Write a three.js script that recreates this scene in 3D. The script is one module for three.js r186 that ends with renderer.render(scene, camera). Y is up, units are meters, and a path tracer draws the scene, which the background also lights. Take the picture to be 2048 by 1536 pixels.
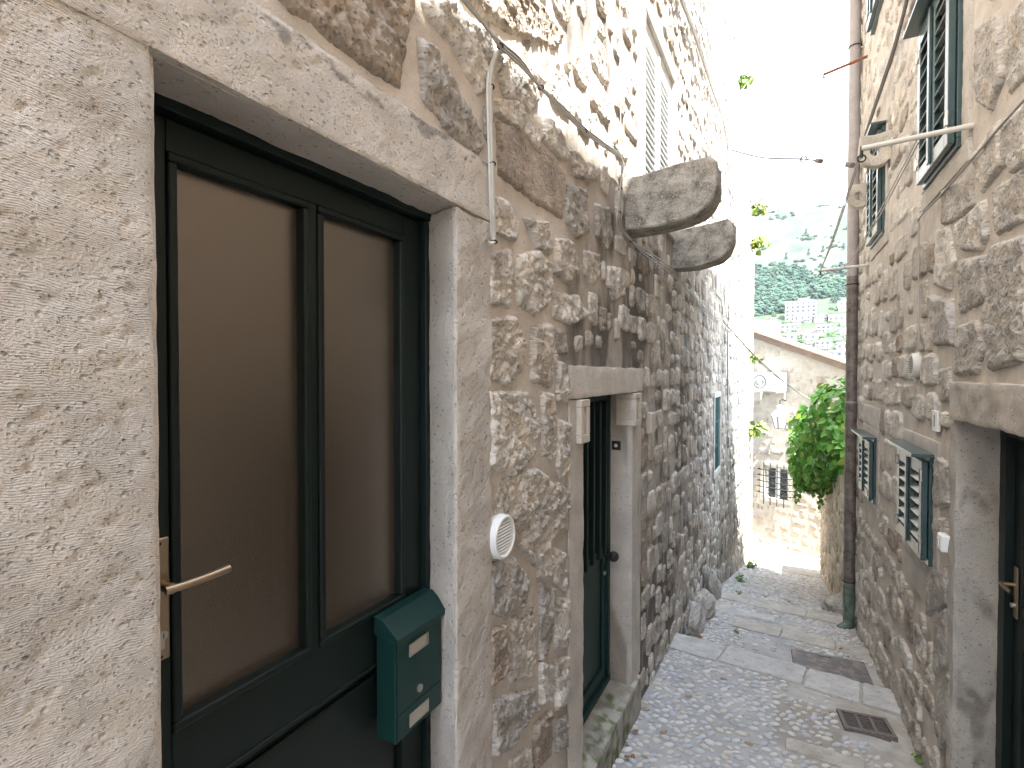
import * as THREE from 'three';
import { RoundedBoxGeometry } from 'three/addons/geometries/RoundedBoxGeometry.js';
import { mergeGeometries } from 'three/addons/utils/BufferGeometryUtils.js';

// ------------------------------------------------------------------ camera
const scene = new THREE.Scene();
const FOC = 1060;                                    // focal length in photo pixels
const camera = new THREE.PerspectiveCamera(2 * Math.atan(768 / FOC) * 180 / Math.PI, 4 / 3, 0.02, 6000);
camera.rotation.order = 'YXZ';
camera.rotation.y = 27.6 * Math.PI / 180;
camera.rotation.x = -0.97 * Math.PI / 180;
camera.position.set(0, 0, 0);                        // eye level is y = 0, the alley runs towards -z
camera.updateMatrixWorld(true);

// ------------------------------------------------------------------ sky, sun, exposure
const SUN = new THREE.Vector3(0.352, 0.914, 0.203).normalize();
const EXPOSURE = 10.6;
{
  const w = 256, h = 128, d = new Float32Array(w * h * 4);
  for (let j = 0; j < h; j++) for (let i = 0; i < w; i++) {
    const el = Math.abs((j + 0.5) / h - 0.5) * Math.PI;                 // same haze mirrored under the horizon
    const t = Math.pow(Math.sin(el), 0.55), k = (j * w + i) * 4;
    const wisp = 0.03 * Math.sin(i * 0.21 + Math.sin(j * 0.3) * 2) * Math.sin(j * 0.45 + i * 0.05);
    d[k] = 0.61 - 0.14 * t + wisp; d[k + 1] = 0.67 - 0.12 * t + wisp; d[k + 2] = 0.73 - 0.04 * t + wisp; d[k + 3] = 1;
  }
  const sky = new THREE.DataTexture(d, w, h, THREE.RGBAFormat, THREE.FloatType);
  sky.mapping = THREE.EquirectangularReflectionMapping;
  sky.magFilter = THREE.LinearFilter; sky.minFilter = THREE.LinearFilter; sky.wrapS = THREE.RepeatWrapping; sky.needsUpdate = true;
  scene.background = sky; scene.environment = sky;
}
const sun = new THREE.DirectionalLight(new THREE.Color().setRGB(1, 0.96, 0.90), 3.1);
sun.position.copy(SUN).multiplyScalar(60); sun.target.position.set(0, 0, -6); scene.add(sun, sun.target);
sun.castShadow = true; sun.shadow.mapSize.set(2048, 2048);
Object.assign(sun.shadow.camera, { left: -20, right: 20, top: 20, bottom: -20, near: 1, far: 120 });
scene.fog = new THREE.FogExp2(new THREE.Color().setRGB(0.80, 0.88, 0.95), 0.00005);

// ------------------------------------------------------------------ random, noise
let seedv = 12345;
const rnd = () => { seedv = (seedv * 1664525 + 1013904223) >>> 0; return seedv / 4294967296; };
const rr = (a, b) => a + (b - a) * rnd();
const PERM = new Uint8Array(512);
{ const p = [...Array(256).keys()]; for (let i = 255; i > 0; i--) { const j = Math.floor(rnd() * (i + 1)); [p[i], p[j]] = [p[j], p[i]]; } for (let i = 0; i < 512; i++) PERM[i] = p[i & 255]; }
const GX = [], GY = []; for (let i = 0; i < 16; i++) { GX.push(Math.cos(i * Math.PI / 8)); GY.push(Math.sin(i * Math.PI / 8)); }
function noise(x, y, per = 256) {
  let xi = Math.floor(x), yi = Math.floor(y); const fx = x - xi, fy = y - yi;
  const x0 = ((xi % per) + per) % per & 255, x1 = (((xi + 1) % per) + per) % per & 255, y0 = ((yi % per) + per) % per & 255, y1 = (((yi + 1) % per) + per) % per & 255;
  const u = fx * fx * fx * (fx * (fx * 6 - 15) + 10), v = fy * fy * fy * (fy * (fy * 6 - 15) + 10);
  const g = (h, dx, dy) => GX[h & 15] * dx + GY[h & 15] * dy;
  const a = g(PERM[PERM[x0] + y0], fx, fy), b = g(PERM[PERM[x1] + y0], fx - 1, fy), c = g(PERM[PERM[x0] + y1], fx, fy - 1), e = g(PERM[PERM[x1] + y1], fx - 1, fy - 1);
  return 1.45 * (a + u * (b - a) + v * (c + u * (e - c) - (a + u * (b - a))));
}
function fbm(x, y, oct, per = 256) { let s = 0, a = 0.5; for (let i = 0; i < oct; i++) { s += a * noise(x, y, per); x = x * 2 + 17.3 * (per === 256); y = y * 2 + 9.1 * (per === 256); per = Math.min(256, per * 2); a *= 0.5; } return s; }
function ridged(x, y, oct, per = 256) { let s = 0, a = 0.5; for (let i = 0; i < oct; i++) { s += a * (1 - Math.abs(noise(x, y, per)) * 2); x *= 2; y *= 2; per = Math.min(256, per * 2); a *= 0.5; } return s; }
const clamp = (x, a = 0, b = 1) => Math.min(b, Math.max(a, x));
const sstep = (a, b, x) => { const t = clamp((x - a) / (b - a)); return t * t * (3 - 2 * t); };
const lerp = (a, b, t) => a + (b - a) * t;
const mix3 = (p, q, t) => [lerp(p[0], q[0], t), lerp(p[1], q[1], t), lerp(p[2], q[2], t)];
const hash = (i, j) => PERM[(PERM[i & 255] + j) & 255] / 255;
function pits(x, y, cell, prob, rmin, rmax) {          // small round holes, 0..1 deep
  const ci = Math.floor(x / cell), cj = Math.floor(y / cell); let m = 0;
  for (let i = ci - 1; i <= ci + 1; i++) for (let j = cj - 1; j <= cj + 1; j++) {
    if (hash(i * 3 + 7, j * 5 + 1) > prob) continue;
    const px = (i + hash(i, j)) * cell, py = (j + hash(j + 31, i + 11)) * cell, r = rmin + (rmax - rmin) * hash(i + 91, j + 53) ** 2;
    const d = Math.hypot((x - px) / (1 + 0.8 * hash(i + 5, j + 9)), y - py) / r;
    if (d < 1) m = Math.max(m, 1 - d * d);
  }
  return m;
}

// ------------------------------------------------------------------ textures (tile; uv is in metres, repeat sets the size)
const toS = c => { c = clamp(c); return Math.round(255 * (c <= 0.0031308 ? c * 12.92 : 1.055 * Math.pow(c, 1 / 2.4) - 0.055)); };
function tex(n, metres, fn, srgb) {
  const d = new Uint8Array(n * n * 4);
  for (let j = 0; j < n; j++) for (let i = 0; i < n; i++) {
    const v = fn(i / n, j / n), k = (j * n + i) * 4;
    if (srgb) { d[k] = toS(v[0]); d[k + 1] = toS(v[1]); d[k + 2] = toS(v[2]); } else d[k] = d[k + 1] = d[k + 2] = Math.round(255 * clamp(v));
    d[k + 3] = 255;
  }
  const t = new THREE.DataTexture(d, n, n); t.wrapS = t.wrapT = THREE.RepeatWrapping; t.magFilter = THREE.LinearFilter; t.minFilter = THREE.LinearMipmapLinearFilter; t.generateMipmaps = true;
  if (srgb) t.colorSpace = THREE.SRGBColorSpace; t.repeat.set(1 / metres, 1 / metres); t.needsUpdate = true; return t;
}
const cellPits = (x, y, n, prob, r) => {               // tiling pits on an n x n cell grid
  const cx = Math.floor(x * n), cy = Math.floor(y * n); let m = 0;
  for (let i = cx - 1; i <= cx + 1; i++) for (let j = cy - 1; j <= cy + 1; j++) {
    const wi = (i + n) % n, wj = (j + n) % n; if (hash(wi * 7 + n, wj * 3 + 5) > prob) continue;
    const d = Math.hypot((x * n - i - hash(wi, wj + n)) * (0.6 + 0.5 * hash(wj, wi)), y * n - j - hash(wj + n, wi)) / (r * (0.3 + 0.7 * hash(wi + 77, wj)));
    if (d < 1) m = Math.max(m, 1 - d * d);
  }
  return m;
};
const T = {};
T.stoneBump = tex(1024, 0.5, (x, y) => { const w = 0.08 * noise(x * 6, y * 6, 6); return 0.42 + 0.22 * (ridged(x * 8 + w * 8, y * 8, 6, 8) - 0.25) + 0.2 * fbm(x * 32, y * 32, 4, 32) - 0.3 * cellPits(x, y, 40, 0.3, 0.5); });
T.stoneCol = tex(1024, 0.7, (x, y) => {
  const a = fbm(x * 5, y * 5, 5, 5), b = fbm(x * 7 + 3, y * 7 + 8, 4, 7), g = fbm(x * 60, y * 60, 3, 60), p = cellPits(x, y, 52, 0.3, 0.5);
  const l = clamp(0.80 + 0.42 * a + 0.22 * g - 0.32 * p, 0.2, 1);
  const w = clamp(0.5 + b * 1.6); return [l * lerp(0.96, 1.0, w), l * lerp(0.96, 0.95, w), l * lerp(0.96, 0.88, w)];
}, true);
T.mortarBump = tex(1024, 0.45, (x, y) => 0.5 + 0.24 * fbm(x * 90, y * 90, 3, 90) + 0.3 * fbm(x * 9, y * 9, 4, 9) - 0.22 * cellPits(x, y, 30, 0.2, 0.4));
T.mortarCol = tex(512, 0.6, (x, y) => { const l = clamp(0.88 + 0.2 * fbm(x * 6, y * 6, 5, 6) + 0.16 * fbm(x * 110, y * 110, 2, 110) - 0.25 * cellPits(x, y, 26, 0.15, 0.35), 0, 1); return [l, l * 0.985, l * 0.96]; }, true);
T.chiselBump = tex(2048, 0.55, (x, y) => {
  const w = 1.6 * fbm(x * 5, y * 5, 3, 5) + 0.5 * noise(x * 24, y * 24, 24), amp = 0.35 + 0.65 * sstep(-0.25, 0.25, fbm(x * 9 + 4, y * 9, 3, 9));
  const st = Math.sin(2 * Math.PI * (y * 150 + w * 1.6 + x * 18)) * amp * (0.6 + 0.6 * noise(x * 60, y * 150, 60));
  return 0.56 + 0.085 * st + 0.34 * fbm(x * 10, y * 10, 5, 10) + 0.16 * fbm(x * 110, y * 110, 2, 110) - 0.5 * cellPits(x, y, 34, 0.14, 0.34) - 0.4 * cellPits(x + 0.3, y + 0.2, 110, 0.12, 0.5);
});
T.chiselCol = tex(1024, 0.8, (x, y) => {
  const a = fbm(x * 4, y * 4, 5, 4), b = fbm(x * 9, y * 14, 4, 9), p = cellPits(x, y, 48, 0.14, 0.32), g = fbm(x * 100, y * 160, 2, 100);
  const l = clamp(0.86 + 0.2 * a + 0.12 * g - 0.42 * p, 0.15, 1), o = sstep(0.12, 0.5, b);
  return [l, l * (0.98 - 0.04 * o), l * (0.955 - 0.1 * o)];
}, true);
T.lichenCol = tex(512, 0.45, (x, y) => {
  const a = fbm(x * 5, y * 5, 5, 5), g = fbm(x * 44, y * 44, 3, 44), s = sstep(0.1, 0.32, fbm(x * 16, y * 16, 4, 16));
  const l = clamp(0.62 + 0.7 * a + 0.5 * g, 0.14, 1); return mix3([l, l * 0.95, l * 0.87], [0.95, 0.93, 0.86], 0.45 * s);
}, true);
T.cementBump = tex(1024, 0.7, (x, y) => 0.5 + 0.3 * fbm(x * 7, y * 7, 6, 7) + 0.12 * fbm(x * 120, y * 120, 2, 120) - 0.25 * cellPits(x, y, 40, 0.12, 0.3));
T.plateBump = tex(512, 0.16, (x, y) => { const q = Math.floor(x * 8) + Math.floor(y * 8), u = (x * 8) % 1, v = (y * 8) % 1; const e = q % 2 ? Math.abs(u - 0.5) : Math.abs(v - 0.5), f = q % 2 ? Math.abs(v - 0.5) : Math.abs(u - 0.5); return 0.3 + 0.5 * (1 - sstep(0.1, 0.22, e)) * (1 - sstep(0.34, 0.44, f)) + 0.1 * fbm(x * 30, y * 30, 3, 30); });
T.rustCol = tex(512, 0.5, (x, y) => { const a = fbm(x * 6, y * 6, 5, 6), g = fbm(x * 50, y * 50, 3, 50), s = sstep(-0.1, 0.3, a + 0.4 * g); return mix3([0.12, 0.105, 0.098], [0.235, 0.185, 0.155], s); }, true);
T.frost = tex(512, 0.06, (x, y) => 0.5 + 0.5 * fbm(x * 24, y * 24, 3, 24));
T.paint = tex(512, 0.4, (x, y) => { const s = 0.6 * sstep(0.3, 0.46, fbm(x * 40, y * 40, 3, 40)) * sstep(0.0, 0.3, fbm(x * 5, y * 5, 3, 5)); return [0.72 + 0.28 * s + 0.1 * fbm(x * 9, y * 9, 4, 9), 0.74 + 0.26 * s + 0.1 * fbm(x * 9, y * 9, 4, 9), 0.74 + 0.24 * s]; }, true);

// ------------------------------------------------------------------ materials
const rgb = (r, g, b) => new THREE.Color().setRGB(r, g, b);
const std = o => new THREE.MeshStandardMaterial(o);
const phys = o => new THREE.MeshPhysicalMaterial(o);
const M = {
  stone: std({ vertexColors: true, map: T.stoneCol, bumpMap: T.stoneBump, bumpScale: 0.012, roughness: 0.93 }),
  mortar: std({ vertexColors: true, map: T.mortarCol, bumpMap: T.mortarBump, bumpScale: 0.005, roughness: 0.96 }),
  dressed: std({ vertexColors: true, map: T.chiselCol, bumpMap: T.chiselBump, bumpScale: 0.008, roughness: 0.92 }),
  lichen: std({ color: rgb(0.42, 0.405, 0.375), map: T.lichenCol, bumpMap: T.stoneBump, bumpScale: 0.004, roughness: 0.95 }),
  cement: std({ vertexColors: true, map: T.mortarCol, bumpMap: T.cementBump, bumpScale: 0.008, roughness: 0.9 }),
  plain: std({ color: rgb(0.5, 0.45, 0.38), map: T.mortarCol, roughness: 0.95 }),
  door: phys({ color: rgb(0.009, 0.017, 0.016), roughness: 0.42, specularIntensity: 0.55 }),
  doorBright: phys({ color: rgb(0.012, 0.05, 0.047), roughness: 0.45, map: T.paint, specularIntensity: 0.6 }),
  glassFrost: phys({ color: rgb(0.06, 0.05, 0.04), roughness: 0.13, ior: 2.33, specularColor: rgb(1, 0.9, 0.78), bumpMap: T.frost, bumpScale: 0.0006, specularIntensity: 1 }),
  paneDark: phys({ color: rgb(0.9, 0.92, 0.92), roughness: 0.04, transmission: 1, thickness: 0 }),
  slatGreen: phys({ color: rgb(0.007, 0.022, 0.02), roughness: 0.45, specularIntensity: 0.5 }),
  brass: std({ color: rgb(0.42, 0.33, 0.235), metalness: 1, roughness: 0.34 }),
  steel: std({ color: rgb(0.6, 0.58, 0.54), metalness: 1, roughness: 0.4 }),
  darkIron: std({ color: rgb(0.03, 0.03, 0.032), roughness: 0.55, metalness: 0.4 }),
  mailbox: phys({ color: rgb(0.009, 0.05, 0.047), roughness: 0.42, map: T.paint, specularIntensity: 0.7 }),
  whitePlastic: std({ color: rgb(0.74, 0.74, 0.71), roughness: 0.45 }),
  whitePaint: std({ color: rgb(0.80, 0.81, 0.81), roughness: 0.55 }),
  creamPlastic: std({ color: rgb(0.62, 0.59, 0.52), roughness: 0.5 }),
  labelPlate: std({ color: rgb(0.42, 0.39, 0.34), roughness: 0.3 }),
  shutter: phys({ color: rgb(0.035, 0.068, 0.068), roughness: 0.3, clearcoat: 0.35, clearcoatRoughness: 0.25 }),
  tealPaint: std({ color: rgb(0.02, 0.11, 0.12), roughness: 0.5 }),
  cable: std({ color: rgb(0.36, 0.34, 0.30), roughness: 0.6 }),
  cableDark: std({ color: rgb(0.10, 0.095, 0.09), roughness: 0.7 }),
  rope: std({ color: rgb(0.52, 0.5, 0.46), roughness: 0.85 }),
  polePaint: std({ color: rgb(0.58, 0.55, 0.48), roughness: 0.55 }),
  rust: std({ map: T.rustCol, roughness: 0.75, metalness: 0.2 }),
  rustPlate: std({ map: T.rustCol, bumpMap: T.plateBump, bumpScale: 0.004, roughness: 0.62, metalness: 0.25 }),
  rustOrange: std({ color: rgb(0.36, 0.15, 0.07), map: T.lichenCol, roughness: 0.85 }),
  copper: std({ color: rgb(0.27, 0.235, 0.22), map: T.lichenCol, roughness: 0.5, metalness: 0.25 }),
  copperGrey: std({ color: rgb(0.40, 0.37, 0.36), map: T.mortarCol, roughness: 0.55, metalness: 0.2 }),
  verdigris: std({ color: rgb(0.16, 0.23, 0.19), map: T.lichenCol, roughness: 0.7 }),
  timber: std({ color: rgb(0.19, 0.15, 0.125), map: T.mortarCol, roughness: 0.8 }),
  tile: std({ color: rgb(0.50, 0.30, 0.21), map: T.stoneCol, roughness: 0.9 }),
  pebble: std({ color: rgb(0.62, 0.61, 0.59), map: T.mortarCol, roughness: 0.55 }),
  pebbleWarm: std({ color: rgb(0.60, 0.55, 0.49), map: T.mortarCol, roughness: 0.6 }),
  pebbleGrey: std({ color: rgb(0.50, 0.51, 0.53), map: T.mortarCol, roughness: 0.6 }),
  pebbleBrown: std({ color: rgb(0.36, 0.27, 0.18), map: T.mortarCol, roughness: 0.6 }),
  leaf: phys({ vertexColors: true, roughness: 0.55, side: THREE.DoubleSide, transmission: 0.25, thickness: 0 }),
  weed: std({ vertexColors: true, roughness: 0.7, side: THREE.DoubleSide }),
  deadLeaf: std({ color: rgb(0.22, 0.12, 0.06), roughness: 0.85, side: THREE.DoubleSide }),
  stem: std({ color: rgb(0.22, 0.16, 0.1), roughness: 0.9 }),
  acWhite: std({ color: rgb(0.78, 0.78, 0.76), roughness: 0.5 }),
  fanDark: std({ color: rgb(0.07, 0.09, 0.11), roughness: 0.6 }),
  lampGlass: phys({ color: rgb(0.8, 0.82, 0.8), roughness: 0.5, transmission: 0.3, thickness: 0 }),
  hill: std({ vertexColors: true, roughness: 1 }),
};

// ------------------------------------------------------------------ frames: a along the wall, b height, c out of the wall
function ray(px, py) { return new THREE.Vector3((px - 1024) / FOC, -(py - 768) / FOC, -1).applyEuler(camera.rotation); }
function project(v) { const q = v.clone().applyMatrix4(camera.matrixWorldInverse); return [1024 + FOC * q.x / -q.z, 768 - FOC * q.y / -q.z, -q.z]; }
camera.matrixWorldInverse.copy(camera.matrixWorld).invert();
const UP = new THREE.Vector3(0, 1, 0);
class Frame {
  constructor(O, N) {
    this.O = O; this.N = N.clone().normalize(); this.R = new THREE.Vector3().crossVectors(UP, this.N);
    this.T = this.R.clone(); if (this.T.z > 0.6) this.T.negate();      // a grows away from the camera
    this.flip = this.T.dot(this.R) < 0;
  }
  p(a, b, c = 0) { return this.O.clone().addScaledVector(this.T, a).addScaledVector(this.N, c).addScaledVector(UP, b); }
  hit(px, py, c = 0) { const d = ray(px, py), o = this.O.clone().addScaledVector(this.N, c), t = o.dot(this.N) / d.dot(this.N), q = d.multiplyScalar(t).sub(o); return [q.dot(this.T), q.y]; }
  m(a, b, c) { const p = this.p(a, b, c); return new THREE.Matrix4().makeBasis(this.R, UP, this.N).setPosition(p); }
  mt(a, b, c) { return new THREE.Matrix4().makeBasis(this.T, UP, this.flip ? this.N.clone().negate() : this.N).setPosition(this.p(a, b, c)); }
  seen(a, b, mx = 150, my = 150) { const [x, y, z] = project(this.p(a, b)); return z > 0 && x > -mx && x < 2048 + mx && y > -my && y < 1536 + my; }
}
const L = new Frame(new THREE.Vector3(-0.92, 0, 0), new THREE.Vector3(1, 0, 0));
const L2 = new Frame(new THREE.Vector3(-0.92, 0, -8.6), new THREE.Vector3(1, 0, 0.0435));
const R = new Frame(new THREE.Vector3(0.82, 0, 0), new THREE.Vector3(-1, 0, 0.02));
const FW = new Frame(new THREE.Vector3(-0.8, 0, -14.5), new THREE.Vector3(-0.467, 0, 0.884));
FW.T.copy(FW.R); FW.flip = false;

// ------------------------------------------------------------------ scene graph helpers
const taken = {};
const numbered = n => { const k = taken[n] = (taken[n] ?? -1) + 1; return k ? n + '_' + String(k).padStart(3, '0') : n; };
function thing(name, label, category, pos, group) {
  const g = new THREE.Group(); g.name = numbered(name); g.position.copy(pos); g.userData = { label, category }; if (group) g.userData.group = group; scene.add(g); g.userData.wp = undefined; delete g.userData.wp; return g;
}
const worldOf = o => { const v = new THREE.Vector3(); while (o && o !== scene) { v.add(o.position); o = o.parent; } return v; };
function sub(parent, name, pos) { const g = new THREE.Group(); g.name = name; g.position.copy(pos).sub(worldOf(parent)); parent.add(g); return g; }
function put(parent, name, geo, mat) {                    // geo in world coordinates
  const w = worldOf(parent); if (w.lengthSq()) geo.translate(-w.x, -w.y, -w.z);
  const m = new THREE.Mesh(geo, mat); m.name = name; m.castShadow = m.receiveShadow = true; parent.add(m); return m;
}
function clean(g) { g = g.index ? g.toNonIndexed() : g; for (const k of Object.keys(g.attributes)) if (!['position', 'normal', 'uv'].includes(k)) g.deleteAttribute(k); return g; }
const join = list => mergeGeometries(list.map(clean));
function fbox(f, a0, a1, b0, b1, c0, c1, r = 0.003) {
  const w = Math.abs(a1 - a0), h = Math.abs(b1 - b0), d = Math.abs(c1 - c0);
  const g = new RoundedBoxGeometry(w, h, d, 2, Math.min(r, w * 0.45, h * 0.45, d * 0.45)); metreUV(g);
  return g.applyMatrix4(f.m((a0 + a1) / 2, (b0 + b1) / 2, (c0 + c1) / 2));
}
function metreUV(g, k = 1) {
  const p = g.attributes.position, n = g.attributes.normal, u = new Float32Array(p.count * 2), ox = rnd() * 3, oy = rnd() * 3;
  for (let i = 0; i < p.count; i++) { const ax = Math.abs(n.getX(i)), ay = Math.abs(n.getY(i)), az = Math.abs(n.getZ(i)); let x, y; if (ax > ay && ax > az) { x = p.getZ(i); y = p.getY(i); } else if (ay > az) { x = p.getX(i); y = p.getZ(i); } else { x = p.getX(i); y = p.getY(i); } u[2 * i] = x * k + ox; u[2 * i + 1] = y * k + oy; }
  g.setAttribute('uv', new THREE.BufferAttribute(u, 2)); return g;
}
function tube(pts, r, seg = 40, rad = 6, tension = 0.5) { const c = new THREE.CatmullRomCurve3(pts, false, 'catmullrom', tension); return new THREE.TubeGeometry(c, seg, r, rad, false); }
function rod(p, q, r, rad = 8) { const d = q.clone().sub(p), g = new THREE.CylinderGeometry(r, r, d.length(), rad); g.applyQuaternion(new THREE.Quaternion().setFromUnitVectors(UP, d.clone().normalize())); const m = p.clone().add(q).multiplyScalar(0.5); return g.translate(m.x, m.y, m.z); }
function lines(a0, a1, step, cuts = []) { const n = Math.max(1, Math.round((a1 - a0) / step)), s = []; for (let i = 0; i <= n; i++) s.push(a0 + (a1 - a0) * i / n); for (const c of cuts) if (c > a0 && c < a1) s.push(c); return s; }
const uniq = s => { s = [...s].sort((x, y) => x - y); const o = [s[0]]; for (const v of s) if (v - o[o.length - 1] > 1e-4) o.push(v); return o; };
// height-field sheet over lines as x bs
function sheet(pf, as, bs, cFn, colFn, skip, flip, uvo = [0, 0]) {
  const na = as.length, nb = bs.length, P = new Float32Array(na * nb * 3), C = colFn ? new Float32Array(na * nb * 3) : null, U = new Float32Array(na * nb * 2), idx = [];
  for (let j = 0; j < nb; j++) for (let i = 0; i < na; i++) {
    const k = j * na + i, v = pf(as[i], bs[j], cFn(as[i], bs[j])); P[3 * k] = v.x; P[3 * k + 1] = v.y; P[3 * k + 2] = v.z; U[2 * k] = as[i] + uvo[0]; U[2 * k + 1] = bs[j] + uvo[1];
    if (C) { const c = colFn(as[i], bs[j]); C[3 * k] = c[0]; C[3 * k + 1] = c[1]; C[3 * k + 2] = c[2]; }
  }
  for (let j = 0; j < nb - 1; j++) for (let i = 0; i < na - 1; i++) {
    if (skip && skip((as[i] + as[i + 1]) / 2, (bs[j] + bs[j + 1]) / 2)) continue;
    const k = j * na + i; if (flip) idx.push(k, k + na, k + 1, k + 1, k + na, k + na + 1); else idx.push(k, k + 1, k + na, k + 1, k + na + 1, k + na);
  }
  const g = new THREE.BufferGeometry(); g.setAttribute('position', new THREE.BufferAttribute(P, 3)); g.setAttribute('uv', new THREE.BufferAttribute(U, 2)); if (C) g.setAttribute('color', new THREE.BufferAttribute(C, 3)); g.setIndex(idx); g.computeVertexNormals(); return g;
}
const fsheet = (f, as, bs, cFn, colFn, skip, uvo) => sheet((a, b, c) => f.p(a, b, c), as, bs, cFn, colFn, skip, f.flip, uvo);
// dressed block with worn edges: box x0..x1, y0..y1, z0..z1 in a matrix' space
function block(mat4, x0, x1, y0, y1, z0, z1, step, col, { r = 0.006, amp = 0.003, chip = 0.006, seed = 0, pit = 0 } = {}) {
  const w = x1 - x0, h = y1 - y0, d = z1 - z0, n = s => Math.max(2, Math.min(260, Math.round(s / step)));
  const g = new THREE.BoxGeometry(w, h, d, n(w), n(h), n(d)); const p = g.attributes.position, nn = g.attributes.normal, U = g.attributes.uv, C = new Float32Array(p.count * 3);
  for (let i = 0; i < p.count; i++) {
    let x = p.getX(i), y = p.getY(i), z = p.getZ(i);
    const s = seed * 13.7, u0 = x + y * 0.37 + s, v0 = z + y + s * 0.7;
    const rad = r + chip * Math.max(0, fbm(u0 * 9 + 3, v0 * 9, 3) * 1.6 + 0.1 * noise(u0 * 60, v0 * 60));
    const ix = clamp(x, -w / 2 + rad, w / 2 - rad), iy = clamp(y, -h / 2 + rad, h / 2 - rad), iz = clamp(z, -d / 2 + rad, d / 2 - rad);
    let dx = x - ix, dy = y - iy, dz = z - iz, dl = Math.hypot(dx, dy, dz) || 1;
    const fu = Math.abs(nn.getX(i)) > 0.5 ? z : x, fv = Math.abs(nn.getY(i)) > 0.5 ? z : y;
    let off = amp * (fbm((x + z) * 7 + s, (y - z * 0.6) * 7 + s, 4) * 2);
    if (pit) off -= pit * pits(x + z + s, y + z * 0.5, 0.03, 0.35, 0.003, 0.010);
    const k = rad + off; x = ix + dx / dl * k; y = iy + dy / dl * k; z = iz + dz / dl * k;
    p.setXYZ(i, x + (x0 + x1) / 2, y + (y0 + y1) / 2, z + (z0 + z1) / 2); U.setXY(i, fu + s, fv + s * 0.5);
    const c = typeof col === 'function' ? col(x + (x0 + x1) / 2, y + (y0 + y1) / 2, z + (z0 + z1) / 2) : col; C[3 * i] = c[0]; C[3 * i + 1] = c[1]; C[3 * i + 2] = c[2];
  }
  g.setAttribute('color', new THREE.BufferAttribute(C, 3)); g.computeVertexNormals(); return g.applyMatrix4(mat4);
}
// block given in wall coordinates (a, b, c)
function wblock(f, a0, a1, b0, b1, c0, c1, step, col, o) {
  const s = f.flip ? -1 : 1, m = f.m((a0 + a1) / 2, (b0 + b1) / 2, (c0 + c1) / 2), ac = (a0 + a1) / 2, bc = (b0 + b1) / 2, cc = (c0 + c1) / 2, w = (a1 - a0) / 2, h = (b1 - b0) / 2, d = (c1 - c0) / 2;
  return block(m, -w, w, -h, h, -d, d, step, typeof col === 'function' ? (x, y, z) => col(ac + s * x, bc + y, cc + z) : col, o);
}

// ------------------------------------------------------------------ rubble stones
const hitpoly = (f, pts) => pts.map(([x, y]) => f.hit(x, y));
function sdPoly(P, x, y) {                                 // > 0 inside
  let d = 1e9, s = -1;
  for (let i = 0, j = P.length - 1; i < P.length; j = i++) {
    const ex = P[j][0] - P[i][0], ey = P[j][1] - P[i][1], wx = x - P[i][0], wy = y - P[i][1], t = clamp((wx * ex + wy * ey) / (ex * ex + ey * ey || 1e-9)), bx = wx - ex * t, by = wy - ey * t; d = Math.min(d, bx * bx + by * by);
    if ((P[i][1] > y) !== (P[j][1] > y) && x < ex * (y - P[i][1]) / (P[j][1] - P[i][1]) + P[i][0]) s = -s;
  }
  return s * Math.sqrt(d);
}
function rectPoly(a0, a1, b0, b1, j) {                     // an uneven rounded outline in a box
  const ca = (a0 + a1) / 2, cb = (b0 + b1) / 2, w = (a1 - a0) / 2, h = (b1 - b0) / 2, n = 16, P = [], e = rr(3.2, 6.5), t0 = rnd() * 6;
  for (let i = 0; i < n; i++) { const t = i / n * Math.PI * 2, c = Math.cos(t), s = Math.sin(t), q = Math.pow(Math.pow(Math.abs(c), e) + Math.pow(Math.abs(s), e), -1 / e) * (1 - j * (0.5 + 0.5 * Math.sin(t * 2 + t0) * rr(0.3, 1))) * rr(1 - j * 0.45, 1); P.push([ca + w * c * q, cb + h * s * q]); }
  return P;
}
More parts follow.
